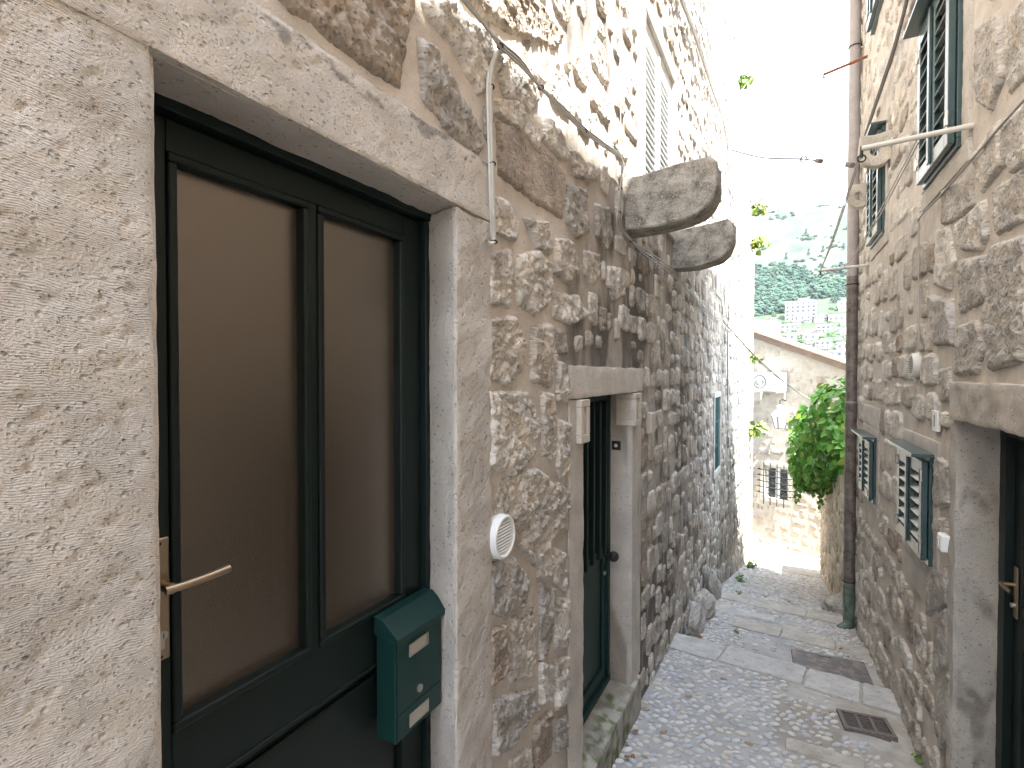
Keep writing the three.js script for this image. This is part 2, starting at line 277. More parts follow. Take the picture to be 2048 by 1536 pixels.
function stoneGeo(f, P, o) {
  let a0 = 1e9, a1 = -1e9, b0 = 1e9, b1 = -1e9; for (const [a, b] of P) { a0 = Math.min(a0, a); a1 = Math.max(a1, a); b0 = Math.min(b0, b); b1 = Math.max(b1, b); }
  const size = Math.min(a1 - a0, b1 - b0), step = o.step, m = 0.02, sx = rnd() * 90, sy = rnd() * 90, tone = o.tone, prot = o.prot, rough = o.rough ?? 1;
  const tA = rr(-1, 1) * 0.05 * rough, tB = rr(-1, 1) * 0.05 * rough, ca = (a0 + a1) / 2, cb = (b0 + b1) / 2, ew = clamp(size * 0.10, 0.012, 0.024);
  const as = uniq(lines(a0 - m, a1 + m, step)), bs = uniq(lines(b0 - m, b1 + m, step)); const keep = new Map();
  const cf = (a, b) => {
    const wa = a + 0.02 * noise(a * 14 + sx, b * 14), wb = b + 0.02 * noise(a * 14, b * 14 + sy);
    const sd = sdPoly(P, a, b) + 0.011 + 0.006 * fbm(a * 26 + sx, b * 26 + sy, 3) * 2, t = clamp(sd / ew), pr = t * (2 - t);
    let c = -0.022 + (prot + 0.022) * pr + (a - ca) * tA + (b - cb) * tB;
    const facet = Math.abs(noise(wa * 7 + sx, wb * 9 + sy)) * 0.018 + Math.abs(noise(wa * 18 + sy, wb * 23 + sx)) * 0.014 + Math.abs(noise(wa * 44 + sx, wb * 52 + sy)) * 0.009 - 0.009;
    c += rough * (facet + 0.004 * fbm(wa * 80, wb * 80, 2)) * Math.min(1, t * 1.4); keep.set(a * 7919 + b, sd); return c;
  };
  const col = (a, b) => {
    const n = fbm(a * 8 + sx, b * 8 + sy, 4), k = 1 + 0.34 * n; let c = [tone[0] * k, tone[1] * k, tone[2] * k];
    const oc = sstep(0.15, 0.4, fbm(a * 6 + sy, b * 6 + sx, 3)); c = mix3(c, [c[0] * 0.82, c[1] * 0.70, c[2] * 0.56], oc * (o.ochre ?? 0.45));
    return o.stain ? o.stain(a, b, c) : c;
  };
  return fsheet(f, as, bs, cf, col, (a, b) => sdPoly(P, a, b) < -0.028, [rnd() * 2, rnd() * 2]);
}
// fill a wall with stones round what is already there; returns outlines
function fillStones(f, A0, A1, B0, B1, o) {
  const cell = 0.02, na = Math.ceil((A1 - A0) / cell), nb = Math.ceil((B1 - B0) / cell), occ = new Uint8Array(na * nb), out = [];
  const mark = (a0, a1, b0, b1) => { for (let j = Math.max(0, Math.floor((b0 - B0) / cell)); j <= Math.min(nb - 1, Math.floor((b1 - B0) / cell)); j++) for (let i = Math.max(0, Math.floor((a0 - A0) / cell)); i <= Math.min(na - 1, Math.floor((a1 - A0) / cell)); i++) occ[j * na + i] = 1; };
  const free = (a0, a1, b0, b1) => { if (a0 < A0 || a1 > A1 || b0 < B0 || b1 > B1) return false; for (let j = Math.floor((b0 - B0) / cell); j <= Math.min(nb - 1, Math.floor((b1 - B0) / cell)); j++) for (let i = Math.floor((a0 - A0) / cell); i <= Math.min(na - 1, Math.floor((a1 - A0) / cell)); i++) if (occ[j * na + i]) return false; return true; };
  for (const q of o.avoid) mark(q[0] - 0.012, q[1] + 0.012, q[2] - 0.012, q[3] + 0.012);
  for (const P of o.polys || []) for (let j = 0; j < nb; j++) for (let i = 0; i < na; i++) if (sdPoly(P, A0 + (i + 0.5) * cell, B0 + (j + 0.5) * cell) > -0.018) occ[j * na + i] = 1;
  let b = B0;
  while (b < B1 - 0.08) {
    const rh = rr(...o.h); let a = A0 + rnd() * 0.1;
    while (a < A1 - 0.06) {
      let w = rr(...o.w), placed = false;
      for (let k = 0; k < 4 && !placed; k++) {
        const y0 = b + rr(-0.045, 0.03), y1 = y0 + rh * (k > 1 ? 0.6 : 1) * rr(0.78, 1.22) - o.joint, x1 = a + w - o.joint;
        if (x1 - a > 0.05 && y1 - y0 > 0.05 && free(a, x1, y0, y1)) { if (!o.seen || f.seen(a, y0, 260, 260) || f.seen(x1, y1, 260, 260)) out.push(rectPoly(a, x1, y0, y1, o.jag ?? 0.10)); mark(a - o.joint * 0.5, x1 + o.joint * 0.5, y0 - o.joint * 0.4, y1 + o.joint * 0.4); placed = true; a = x1 + o.joint * rr(0.6, 1.5); }
        w *= 0.62;
      }
      if (!placed) a += 0.03;
    }
    b += rh;
  }
  for (let k = 0; k < o.fill; k++) {
    const w = rr(0.06, 0.15), h = rr(0.055, 0.12), a = rr(A0, A1 - w), b2 = rr(B0, B1 - h);
    if (free(a - 0.008, a + w + 0.008, b2 - 0.008, b2 + h + 0.008)) { if (!o.seen || f.seen(a, b2, 260, 260)) out.push(rectPoly(a, a + w, b2, b2 + h, 0.16)); mark(a, a + w, b2, b2 + h); }
  }
  return out;
}
// adds stones to a house: the 300 that show largest as parts, the rest joined
function addStones(house, name, items, mat, cap = 300) {
  for (const it of items) { let x0 = 1e9, x1 = -1e9, y0 = 1e9, y1 = -1e9, ok = true; for (const [a, b] of it.P) { const q = project(it.f.p(a, b)); if (q[2] < 0.05) ok = false; x0 = Math.min(x0, q[0]); x1 = Math.max(x1, q[0]); y0 = Math.min(y0, q[1]); y1 = Math.max(y1, q[1]); } const vis = ok && x1 > 0 && x0 < 2048 && y1 > 0 && y0 < 1536; it.score = vis ? (x1 - x0) * (y1 - y0) : 0; const c = project(it.f.p(it.P[0][0], it.P[0][1])); it.step = clamp(Math.abs(c[2]) * 0.0034, 0.007, 0.04); }
  items.sort((p, q) => q.score - p.score); const rest = [];
  items.forEach((it, i) => { const g = stoneGeo(it.f, it.P, it); if (i < cap) put(house, name, g, mat); else rest.push(g.toNonIndexed()); });
  if (rest.length) { const m = put(house, 'small_stones', mergeGeometries(rest), mat); m.userData.kind = 'stuff'; }
  console.log(name, items.length);
}

// ================================================================== PAVEMENT (stepped alley)
const drop = s => {                                        // depth of the paving under the eye, s metres down the alley
  if (s < 5.12) return 2.03 + 0.08 * s;
  if (s < 6.2) return 2.565 + 0.05 * (s - 5.12);
  if (s < 7.45) return 2.715 + 0.115 * (s - 6.2);
  if (s < 12.15) return 2.985 + 0.208 * (s - 7.45);
  return 4.07 + 0.028 * (s - 12.15);
};
const skew = x => 0.11 * (x + 0.9);                        // step edges run slightly askew
const bumpG = (x, s) => 0.012 * fbm(x * 3 + 5, s * 3, 3) + 0.004 * fbm(x * 14, s * 14, 2);
const gy = (x, s) => -drop(s + (s < 12.1 ? skew(x) : 0)) + bumpG(x, s);
const pavement = new THREE.Group(); pavement.name = 'pavement'; pavement.userData = { kind: 'structure', label: 'stepped alley paving of pebbles, cement and worn slabs', category: 'pavement' }; scene.add(pavement);
const zoneL = (x, s) => sstep(0.05, -0.05, x - (-0.02 + 0.06 * noise(s * 2, 3) + (s > 4.6 ? 0.1 : 0)));       // fresh bluish cement on the left
{
  const steps = [5.12, 6.2, 7.45, 12.15], ss = [...lines(-5, 2.2, 0.2), ...lines(2.2, 5.4, 0.025), ...lines(5.4, 8, 0.035), ...lines(8, 12.4, 0.07), ...lines(12.4, 18, 0.25)];
  for (const t of steps) ss.push(t - 0.002, t + 0.004);
  const as = uniq(lines(-1.15, 1.15, 0.03)), bs = uniq(ss);
  const col = (x, s) => {
    const n = fbm(x * 3 + 1, s * 3, 5), g = fbm(x * 22, s * 22, 3), z = zoneL(x, s);
    const fresh = [0.41 + 0.14 * n, 0.405 + 0.14 * n, 0.395 + 0.14 * n], old = mix3([0.40, 0.365, 0.31], [0.50, 0.485, 0.46], sstep(-0.15, 0.2, n + 0.4 * g));
    let c = mix3(old, fresh, z); const patch = sstep(0.05, 0.0, Math.max(Math.abs(x - 0.14) - 0.2 + 0.05 * noise(s * 4, 2), Math.abs(s - 4.15) - 0.32 + 0.05 * noise(x * 4, 7)));
    c = mix3(c, [0.33, 0.295, 0.25], patch * 0.85);
    const edge = sstep(0.1, 0.3, g + n) * 0.35; c = mix3(c, [0.27, 0.25, 0.20], edge * (s > 5 ? 0.9 : 0.5) * (1 - z * 0.7));
    return c;
  };
  const pf = (x, s, y) => new THREE.Vector3(x, y, -(s - (s < 12.1 ? skew(x) : 0)));
  put(pavement, 'alley_floor', sheet(pf, uniq([...as, 0.355, 0.605]), bs, (x, s) => -drop(s) + bumpG(x, s), col, (x, s) => Math.abs(x - 0.48) < 0.125 && Math.abs(s - skew(x) - 4.27 + 0.02) < 0.105, false), M.cement);
  put(pavement, 'street_floor', sheet((x, s, y) => new THREE.Vector3(x, y, -s), uniq(lines(-9, 12, 0.3)), uniq(lines(12.16, 22, 0.3)), (x, s) => -4.08 - 0.028 * (s - 12.15) - (Math.abs(x) < 1.1 ? 0.006 : 0) + 0.3 * bumpG(x, s), () => [0.6, 0.58, 0.54], null, false), M.cement);
}
{ const g = new THREE.PlaneGeometry(110, 110).rotateX(-Math.PI / 2).translate(0, -6.6, 0); const m = put(scene, 'ground', g, std({ color: rgb(0.3, 0.27, 0.22), roughness: 1 })); m.userData = { kind: 'structure', label: 'earth below the houses and paving', category: 'ground' }; }
// slabs: [x0, x1, s0, s1, colour]
const slabCol = (r, g, b, sd) => (x, y, z) => { const n = fbm(x * 6 + sd, z * 6, 4), d = sstep(0.1, 0.35, fbm(x * 20 + sd, z * 20 + 3, 3)); return mix3([r + 0.16 * n, g + 0.16 * n, b + 0.16 * n], [0.33, 0.31, 0.28], d * 0.45); };
const slabs = [];
function slab(x0, x1, s0, s1, c, up = 0.014, th = 0.17, rot = 0) {
  const cx = (x0 + x1) / 2, cs = (s0 + s1) / 2 - skew(cx), sl = (drop(cs + skew(cx) + 0.05) - drop(cs + skew(cx) - 0.05)) / 0.1;
  const m = new THREE.Matrix4().makeTranslation(cx, -drop(cs + skew(cx)) + up - th / 2, -cs).multiply(new THREE.Matrix4().makeRotationY(-0.11 + rot)).multiply(new THREE.Matrix4().makeRotationX(Math.abs(sl) < 0.5 ? -Math.atan(sl) : 0));
  const w = (x1 - x0) / 2, d = (s1 - s0) / 2; slabs.push([x0, x1, s0, s1]);
  put(pavement, 'slab', block(m, -w, w, -th / 2, th / 2, -d, d, 0.016, slabCol(...c, cx * 9), { r: 0.012, amp: 0.006, chip: 0.02, seed: slabs.length }), M.dressed);
}
const pale = [0.56, 0.55, 0.53], warm = [0.52, 0.485, 0.43];
slab(-0.96, -0.50, 4.74, 5.11, pale); slab(-0.49, 0.13, 4.76, 5.12, pale); slab(0.14, 0.50, 4.73, 5.12, pale); slab(0.51, 0.84, 4.72, 5.11, pale, 0.02);
slab(-0.5, -0.05, 5.93, 6.19, warm); slab(-0.04, 0.42, 5.95, 6.19, warm); slab(0.43, 0.8, 5.95, 6.2, warm, 0.008);
slab(-0.95, -0.42, 7.12, 7.44, warm); slab(-0.41, 0.2, 7.1, 7.44, warm); slab(0.21, 0.72, 7.12, 7.44, warm);
slab(-0.55, -0.12, 6.62, 6.86, pale, 0.01, 0.1, 0.05); slab(-0.92, -0.6, 6.6, 6.95, warm, 0.008, 0.1); slab(-0.08, 0.16, 6.5, 6.66, warm, 0.008, 0.08, -0.1); slab(-0.2, 0.12, 6.3, 6.44, warm, 0.006, 0.08, 0.1);
slab(-0.93, -0.3, 7.62, 7.8, warm, 0.01, 0.1); slab(-0.28, 0.3, 7.62, 7.82, warm, 0.01, 0.1); slab(0.31, 0.66, 7.62, 7.8, warm, 0.01, 0.1);
slab(-0.86, -0.1, 11.85, 12.13, warm); slab(-0.09, 0.6, 11.85, 12.13, warm);
slab(0.0, 0.42, 3.78, 3.94, warm, 0.012, 0.08, 0.06); slab(0.26, 0.62, 3.3, 3.66, pale, 0.02, 0.08, 0.1);
// pebbles
{
  const geo = new THREE.SphereGeometry(1, 9, 6), list = [], mats = [M.pebble, M.pebbleGrey, M.pebbleWarm, M.pebbleGrey, M.pebble];
  const spots = []; const grid = new Map();
  const tryPebble = (x, s, r, ang, el) => {
    for (const q of slabs) if (x > q[0] - r && x < q[1] + r && s > q[2] - r && s < q[3] + r) return;
    if (x > 0.3 && x < 0.68 && s > 4.16 && s < 4.66) return; if (x > 0.0 && x < 0.7 && s > 5.1 && s < 5.75) return;
    const ci = Math.floor(x / 0.1), cj = Math.floor(s / 0.1); for (let i = ci - 1; i <= ci + 1; i++) for (let j = cj - 1; j <= cj + 1; j++) for (const k of grid.get(i * 1000 + j) || []) { const p = spots[k]; if (Math.hypot(p[0] - x, p[1] - s) < (p[2] + r) * (x < 0 && s < 4.74 ? 1.0 : 0.95)) return; }
    const key = ci * 1000 + cj; if (!grid.has(key)) grid.set(key, []); grid.get(key).push(spots.length); spots.push([x, s, r, ang, el]);
  };
  for (let k = 0; k < 13000; k++) {
    const x = rr(-0.9, 0.74), s = rr(2.2, 7.5); const dens = s < 4.74 ? (x < 0 ? 1 : (x > 0.5 || s > 4.5) ? 0.02 : 0.85) : s < 5.95 ? (x < -0.35 ? 0.9 : x > 0.1 && s > 5.72 ? 0.9 : 0.12) : (x > 0.05 ? 0.95 : x < -0.35 ? 0.7 : 0.35);
    if (rnd() > dens) continue; tryPebble(x, s, rr(0.015, 0.03) * (s > 5.2 ? 0.95 : 1), rr(-0.5, 1.1), rr(0.5, 0.75));
  }
  for (let k = 0; k < 5000; k++) tryPebble(rr(-0.85, 0.62), rr(7.85, 11.8), rr(0.018, 0.034), rr(-0.4, 0.4), rr(0.55, 0.8));
  const items = spots.map(([x, s, r, ang, el]) => { const ss = s - skew(x), p = new THREE.Vector3(x, -drop(s) + bumpG(x, s) + 0.001, -ss), q = project(p); return { p, r, ang, el, score: (q[0] > 0 && q[0] < 2048 && q[1] > 0 && q[1] < 1540) ? r * r / (q[2] * q[2]) : 0 }; }).sort((a, b) => b.score - a.score);
  const rest = items.slice(300), mtx = it => new THREE.Matrix4().compose(it.p, new THREE.Quaternion().setFromEuler(new THREE.Euler(rr(-0.15, 0.15), it.ang, rr(-0.15, 0.15))), new THREE.Vector3(it.r * 1.25, it.r * rr(0.42, 0.62), it.r * it.el * 1.25));
  items.slice(0, 300).forEach((it, i) => { const m = new THREE.Mesh(geo, rnd() < 0.02 ? M.pebbleBrown : mats[i % 5]); m.name = 'pebble'; m.applyMatrix4(mtx(it)); m.castShadow = m.receiveShadow = true; pavement.add(m); });
  const im = new THREE.InstancedMesh(geo, std({ roughness: 0.6, map: T.mortarCol }), rest.length); im.name = 'pebbles'; im.userData.kind = 'stuff';
  rest.forEach((it, i) => { im.setMatrixAt(i, mtx(it)); const t = rr(0.42, 0.68); im.setColorAt(i, rgb(t, t * rr(0.93, 1), t * rr(0.84, 1))); }); im.castShadow = im.receiveShadow = true; pavement.add(im); console.log('pebbles', items.length);
}

// ================================================================== LEFT HOUSE
const cream = [0.63, 0.585, 0.525], creamHi = [0.73, 0.695, 0.64], greyS = [0.49, 0.47, 0.44], brownS = [0.43, 0.37, 0.31];
const house = thing('stone_house', 'tall sunlit rubble stone house with frosted glass door and two stone brackets', 'house', new THREE.Vector3(-0.92, -2.4, -4));
const D1 = { a0: 0.504, a1: 1.374, b0: -1.6, b1: 0.523 }, D2 = { a0: 2.528, a1: 3.458, b0: -2.08, b1: -0.115 };
const WW = { a0: 3.74, a1: 4.8, b0: 1.3, b1: 2.56 }, GW = { a0: 7.8, a1: 8.45, b0: -1.36, b1: -0.32 }, W7 = { a0: 7.95, a1: 8.5, b0: 1.2, b1: 2.6 }, W8 = { a0: 7.6, a1: 8.5, b0: 4.15, b1: 5.6 };
// grime that has grown on the old masonry beyond the first stretch (streaks with an outline of their own)
function grime(a, b) {
  const zone = sstep(2.15, 2.5, a + 0.15 * noise(b * 3, 4)) * (1 - 0.75 * sstep(8.2, 9, a)) * (b > 0.95 + 0.25 * noise(a * 2, 9) ? 0.25 : 1);
  const streak = fbm(a * 2.1 + 3, b * 0.75 + 11, 4) + 0.55 * fbm(a * 9, b * 3.4, 4), over = 0.32 * Math.exp(-(((a - 2.95) / 0.7) ** 2) - (((b - 0.25) / 0.24) ** 2));
  const up = sstep(0.9, 1.3, b + 0.2 * noise(a * 2, 5)) + sstep(8.2, 8.9, a), wx = 0.85 * sstep(0.0, 0.30, fbm(a * 7 + 31, b * 1.3 + 5, 5) + 0.35 * fbm(a * 26, b * 9, 3) - 0.02);
  return clamp(Math.max(zone * sstep(-0.16, 0.34, streak + over + 0.06), clamp(up) * wx));
}
const mortarL = (a, b) => {
  const n = fbm(a * 4, b * 4, 4); const old = sstep(2.2, 2.45, a + 0.12 * noise(b * 3 + 2, a * 3));
  let c = mix3([0.66 + 0.1 * n, 0.60 + 0.09 * n, 0.54 + 0.08 * n], [0.47 + 0.14 * n, 0.42 + 0.13 * n, 0.37 + 0.12 * n], old);
    return mix3(c, [0.075, 0.066, 0.056], 0.86 * grime(a, b));
};
const mortarC = (a, b) => -0.004 + 0.010 * fbm(a * 4 + 8, b * 4, 3) + 0.0035 * fbm(a * 24, b * 24, 2);
const inR = (q, a, b) => a > q.a0 && a < q.a1 && b > q.b0 && b < q.b1;
{
  const ops = [D1, D2, WW, GW, W7, W8], ca = ops.flatMap(q => [q.a0, q.a1]), cb = ops.flatMap(q => [q.b0, q.b1]);
  const as = uniq([...lines(-5, 0.3, 0.3), ...lines(0.3, 1.5, 0.03), ...lines(1.5, 2.6, 0.013), ...lines(2.6, 5, 0.021), ...lines(5, 8.6, 0.04), ...ca]);
  const bs = uniq([...lines(-3.6, -2.3, 0.05), ...lines(-2.3, 1.4, 0.02), ...lines(1.4, 5.6, 0.05), ...lines(5.6, 9, 0.4), ...cb]);
  put(house, 'wall', fsheet(L, as, bs, mortarC, mortarL, (a, b) => ops.some(q => inR(q, a, b))), M.mortar);
  const endA = b => 4.62 - 1.5 * sstep(4.2, 7.5, b);
  put(house, 'wall', fsheet(L2, uniq(lines(0, 4.62, 0.05)), uniq([...lines(-4.6, 5, 0.06), ...lines(5, 9, 0.1)]), (a, b) => 0.02 * fbm(a * 3, b * 3, 3), (a, b) => mortarL(8.6 + a, b), (a, b) => a > endA(b) + 0.06 * noise(b * 3, 1)), M.mortar);
  // the body behind the face: back, ends and roof
  const endP = L2.p(4.5, 0), box = (x0, x1, y0, y1, z0, z1) => new THREE.BoxGeometry(x1 - x0, y1 - y0, z1 - z0).translate((x0 + x1) / 2, (y0 + y1) / 2, (z0 + z1) / 2);
  put(house, 'end_wall', metreUV(box(-4.5, endP.x - 0.03, -4.6, 4.4, endP.z, endP.z + 0.3)), M.plain);
  put(house, 'end_wall', metreUV(box(-4.5, -0.95, -3.6, 9, 4.7, 5)), M.plain);
  put(house, 'back_wall', metreUV(box(-4.8, -4.5, -4.6, 9, endP.z, 5)), M.plain);
  put(house, 'roof', metreUV(box(-4.9, -1.0, 9.0, 9.25, -11.6, 5.1)), M.tile);
  put(house, 'added_partition', metreUV(box(-4.5, -1.3, -4.6, 9, -9.0, -8.8)), M.plain); put(house, 'added_partition', metreUV(box(-4.5, -1.3, -4.6, 9, -2.4, -2.2)), M.plain);  // unseen walls added to stop daylight leaking through the house
  put(house, 'added_floor', metreUV(box(-4.5, -1.0, -3.75, -3.55, -12.9, 4.7)), M.plain);  // unseen slab added to keep sky light from below out of the rooms
  put(house, 'floor_slab', metreUV(box(-4.5, -1.25, 0.75, 0.95, -12.9, 4.7)), M.plain);
}
const pH = (pts) => hitpoly(L, pts);
const handL = [
  [[530, -30], [700, -30], [832, -20], [812, 60], [800, 175], [720, 128], [640, 62], [585, 22]],
  [[836, 75], [872, 100], [905, 160], [968, 288], [960, 312], [905, 272], [846, 205]],
  [[842, 0], [880, -10], [960, 55], [1004, 118], [985, 175], [955, 190], [905, 90], [860, 40]],
  [[915, -30], [1060, -20], [1130, 70], [1110, 100], [1010, 60], [960, 30]],
  [[1012, 100], [1060, 130], [1080, 200], [1060, 225], [1010, 195], [995, 150]],
  [[1030, 205], [1060, 245], [1085, 270], [1070, 300], [1040, 262], [990, 225], [992, 200]],
  [[996, 246], [1036, 250], [1112, 322], [1131, 350], [1124, 438], [1062, 402], [1000, 348]],
  [[1090, 240], [1125, 275], [1140, 320], [1118, 318], [1085, 280]], [[1142, 300], [1175, 330], [1180, 362], [1150, 350]],
  [[981, 392], [1010, 402], [1036, 445], [1030, 482], [992, 468]], [[1050, 438], [1090, 448], [1100, 505], [1072, 492]],
  [[975, 505], [1015, 498], [1022, 560], [1018, 615], [978, 608]],
  [[1035, 512], [1075, 500], [1098, 530], [1096, 605], [1070, 632], [1034, 608], [1026, 560]],
  [[1112, 478], [1142, 480], [1156, 540], [1138, 566], [1106, 545]], [[1132, 366], [1172, 380], [1180, 465], [1150, 478], [1130, 440]],
  [[1190, 408], [1218, 415], [1225, 480], [1212, 502], [1192, 470]], [[1168, 502], [1198, 508], [1200, 550], [1182, 576], [1168, 545]],
  [[1215, 532], [1246, 538], [1250, 590], [1226, 602], [1214, 570]], [[1106, 585], [1150, 592], [1172, 630], [1140, 648], [1106, 636]],
  [[975, 640], [1030, 632], [1050, 690], [1042, 742], [1012, 772], [975, 762]], [[1064, 655], [1098, 648], [1108, 715], [1098, 776], [1062, 762]],
  [[1110, 658], [1128, 664], [1130, 708], [1114, 704]], [[975, 785], [1055, 782], [1078, 840], [1070, 905], [1030, 955], [978, 930]],
  [[1082, 785], [1106, 790], [1112, 860], [1106, 922], [1086, 908]], [[1112, 724], [1130, 730], [1132, 806], [1114, 800]],
  [[1114, 838], [1138, 850], [1140, 930], [1120, 958], [1112, 930]], [[1000, 955], [1070, 935], [1110, 975], [1112, 1060], [1070, 1132], [1025, 1080], [985, 1020]],
  [[1114, 965], [1136, 985], [1132, 1060], [1112, 1062]], [[978, 1130], [1030, 1115], [1054, 1160], [1050, 1205], [1010, 1238], [976, 1225]],
  [[1072, 1108], [1104, 1112], [1106, 1150], [1076, 1156]], [[1110, 1098], [1134, 1110], [1130, 1180], [1108, 1165]],
  [[979, 1262], [1010, 1250], [1012, 1340], [980, 1368]], [[1022, 1235], [1066, 1205], [1074, 1290], [1066, 1350], [1020, 1365]],
  [[1080, 1165], [1104, 1178], [1100, 1280], [1078, 1320]], [[1112, 1195], [1136, 1200], [1132, 1290], [1110, 1300]],
  [[980, 1400], [1070, 1372], [1072, 1420], [1010, 1500], [982, 1510]], [[1080, 1325], [1104, 1335], [1100, 1400], [1080, 1405]], [[1112, 1320], [1138, 1312], [1134, 1400], [1112, 1420]],
  [[1068, 1450], [1100, 1420], [1102, 1510], [1066, 1545]], [[1112, 1440], [1134, 1430], [1132, 1490], [1112, 1500]], [[1020, 1520], [1060, 1490], [1062, 1580], [1000, 1600]],
].map(pH);
const dressL = [[0.47, 1.45, -1.7, 0.55], [2.5, 3.5, -2.1, -0.1], [3.7, 4.85, 1.2, 2.6], [7.8, 8.5, -1.4, -0.3], [-1, 0.504, -1.75, 0.535], [-0.2, 1.61, 0.523, 0.745], [1.374, 1.6, -1.8, 0.523], [2.334, 2.55, -2.1, -0.11], [3.44, 3.7, -2.1, -0.11], [2.32, 3.74, -0.125, 0.06], [2.3, 3.7, -2.5, -2.04], [3.6, 4.96, 1.16, 2.72], [3.26, 3.56, 0.86, 1.32], [4.78, 5.06, 0.88, 1.34], [7.7, 8.55, -1.46, -0.2], [7.85, 8.6, 1.1, 2.7], [7.5, 8.6, 4.05, 5.6], [-3, 0.3, -3, 3]];
const stainStone = k => (a, b, c) => mix3(c, [0.10, 0.087, 0.073], clamp(k * grime(a + 0.04, b) * sstep(-0.25, 0.3, fbm(a * 16, b * 16, 3))));
{
  const stoneTone = t => t < 0.3 ? creamHi : t < 0.48 ? [0.75, 0.72, 0.67] : t < 0.76 ? cream : t < 0.9 ? greyS : brownS;
  const items = handL.map((P, i) => ({ f: L, P, prot: i === 6 ? 0.010 : rr(0.008, 0.018), rough: i === 6 ? 0.25 : 1, tone: i === 0 || i === 6 ? brownS : stoneTone(rnd()), ochre: i === 0 ? 0.8 : 0.4, stain: stainStone(0.5) }));
  const fillA = fillStones(L, 0.3, 3.0, -2.6, 3.0, { h: [0.16, 0.28], w: [0.18, 0.42], joint: 0.026, avoid: dressL, polys: handL, fill: 900, seen: true });
  const fillB = fillStones(L, 3.0, 8.58, -3.3, 5.9, { h: [0.13, 0.24], w: [0.13, 0.34], joint: 0.02, avoid: dressL, polys: handL, fill: 5600, seen: true, jag: 0.09 });
  for (const P of [...fillA, ...fillB]) { const t = rnd(); items.push({ f: L, P, prot: rr(0.004, 0.013), rough: 0.68, tone: stoneTone(t), stain: stainStone(0.45) }); }
  for (const P of fillStones(L2, 0.05, 4.5, -4.1, 6.2, { h: [0.16, 0.28], w: [0.2, 0.5], joint: 0.03, avoid: [[3.0, 5, 4.4, 7]], fill: 800, seen: true })) items.push({ f: L2, P, prot: rr(0.004, 0.018), rough: 0.7, tone: rnd() < 0.6 ? creamHi : greyS, stain: (a, b, c) => mix3(c, [0.075, 0.07, 0.063], 0.92 * grime(a + 8.6, b)) });
  addStones(house, 'stone', items, M.stone);
}
// dressed stones of the first door
const dresC = (r, g, b, sd) => (x, y, z) => { const n = fbm(x * 5 + sd, y * 5 + z * 3, 4); return [r + 0.14 * n, g + 0.13 * n, b + 0.12 * n]; };
put(house, 'door_jamb', wblock(L, -0.6, 0.494, -1.72, 0.531, -0.3, 0.008, 0.0075, dresC(0.66, 0.625, 0.58, 1), { r: 0.004, amp: 0.004, chip: 0.012, seed: 1, pit: 0.004 }), M.dressed);
put(house, 'door_lintel', wblock(L, -0.2, 1.605, 0.5235, 0.714, -0.3, 0.012, 0.008, (a, b, c) => { const n = fbm(a * 5, b * 5, 4); const k = [0.65 + 0.13 * n, 0.61 + 0.12 * n, 0.56 + 0.11 * n]; const m = sstep(0.02, 0.1, fbm(a * 7 + 2, b * 16, 4) + 6 * (b - 0.695)) * sstep(0.655, 0.675, b); return mix3(k, [0.22, 0.205, 0.185], 0.75 * m); }, { r: 0.005, amp: 0.004, chip: 0.008, seed: 2, pit: 0.003 }), M.dressed);
{ // right jamb, splayed reveal
  const g = wblock(L, 1.374, 1.598, -1.75, 0.5205, -0.32, 0.010, 0.0085, dresC(0.62, 0.58, 0.53, 3), { r: 0.006, amp: 0.005, chip: 0.012, seed: 3, pit: 0.004 });
  const p = g.attributes.position; for (let i = 0; i < p.count; i++) { const s = -p.getZ(i), c = p.getX(i) + 0.92; if (s < 1.48) p.setZ(i, -(s + clamp(-c / 0.15, 0, 1) * 0.055 * (1 - clamp((s - 1.374) / 0.1)))); } g.computeVertexNormals();
  put(house, 'door_jamb', g, M.dressed);
}
put(house, 'door_sill', wblock(L, 0.4, 1.5, -1.78, -1.602, -0.3, 0.12, 0.03, [0.5, 0.47, 0.42], { seed: 4 }), M.dressed);
// dressed stones of the second door
const streakC = (r, g, b, sd) => (a, b2, c) => { const n = fbm(a * 5 + sd, b2 * 5, 4), st = sstep(0.05, 0.4, fbm(a * 5 + sd, b2 * 1.6 + c * 4, 4) + (c < -0.03 ? 0.18 : -0.1)); return mix3([r + 0.13 * n, g + 0.12 * n, b + 0.11 * n], [0.2, 0.165, 0.125], 0.62 * st); };  // brown streaks over the stone tone, heavier behind the wall face
put(house, 'door_lintel', wblock(L, 2.334, 3.726, -0.115, 0.045, -0.22, 0.016, 0.014, dresC(0.70, 0.645, 0.58, 5), { r: 0.006, amp: 0.004, chip: 0.014, seed: 5 }), M.dressed);
put(house, 'door_jamb', wblock(L, 2.334, 2.528, -2.08, -0.117, -0.22, 0.008, 0.014, dresC(0.64, 0.585, 0.52, 6), { r: 0.006, amp: 0.004, chip: 0.01, seed: 6 }), M.dressed);
put(house, 'door_jamb', wblock(L, 3.458, 3.69, -2.08, -0.117, -0.22, 0.010, 0.014, streakC(0.62, 0.575, 0.515, 7), { r: 0.006, amp: 0.004, chip: 0.01, seed: 7 }), M.dressed);
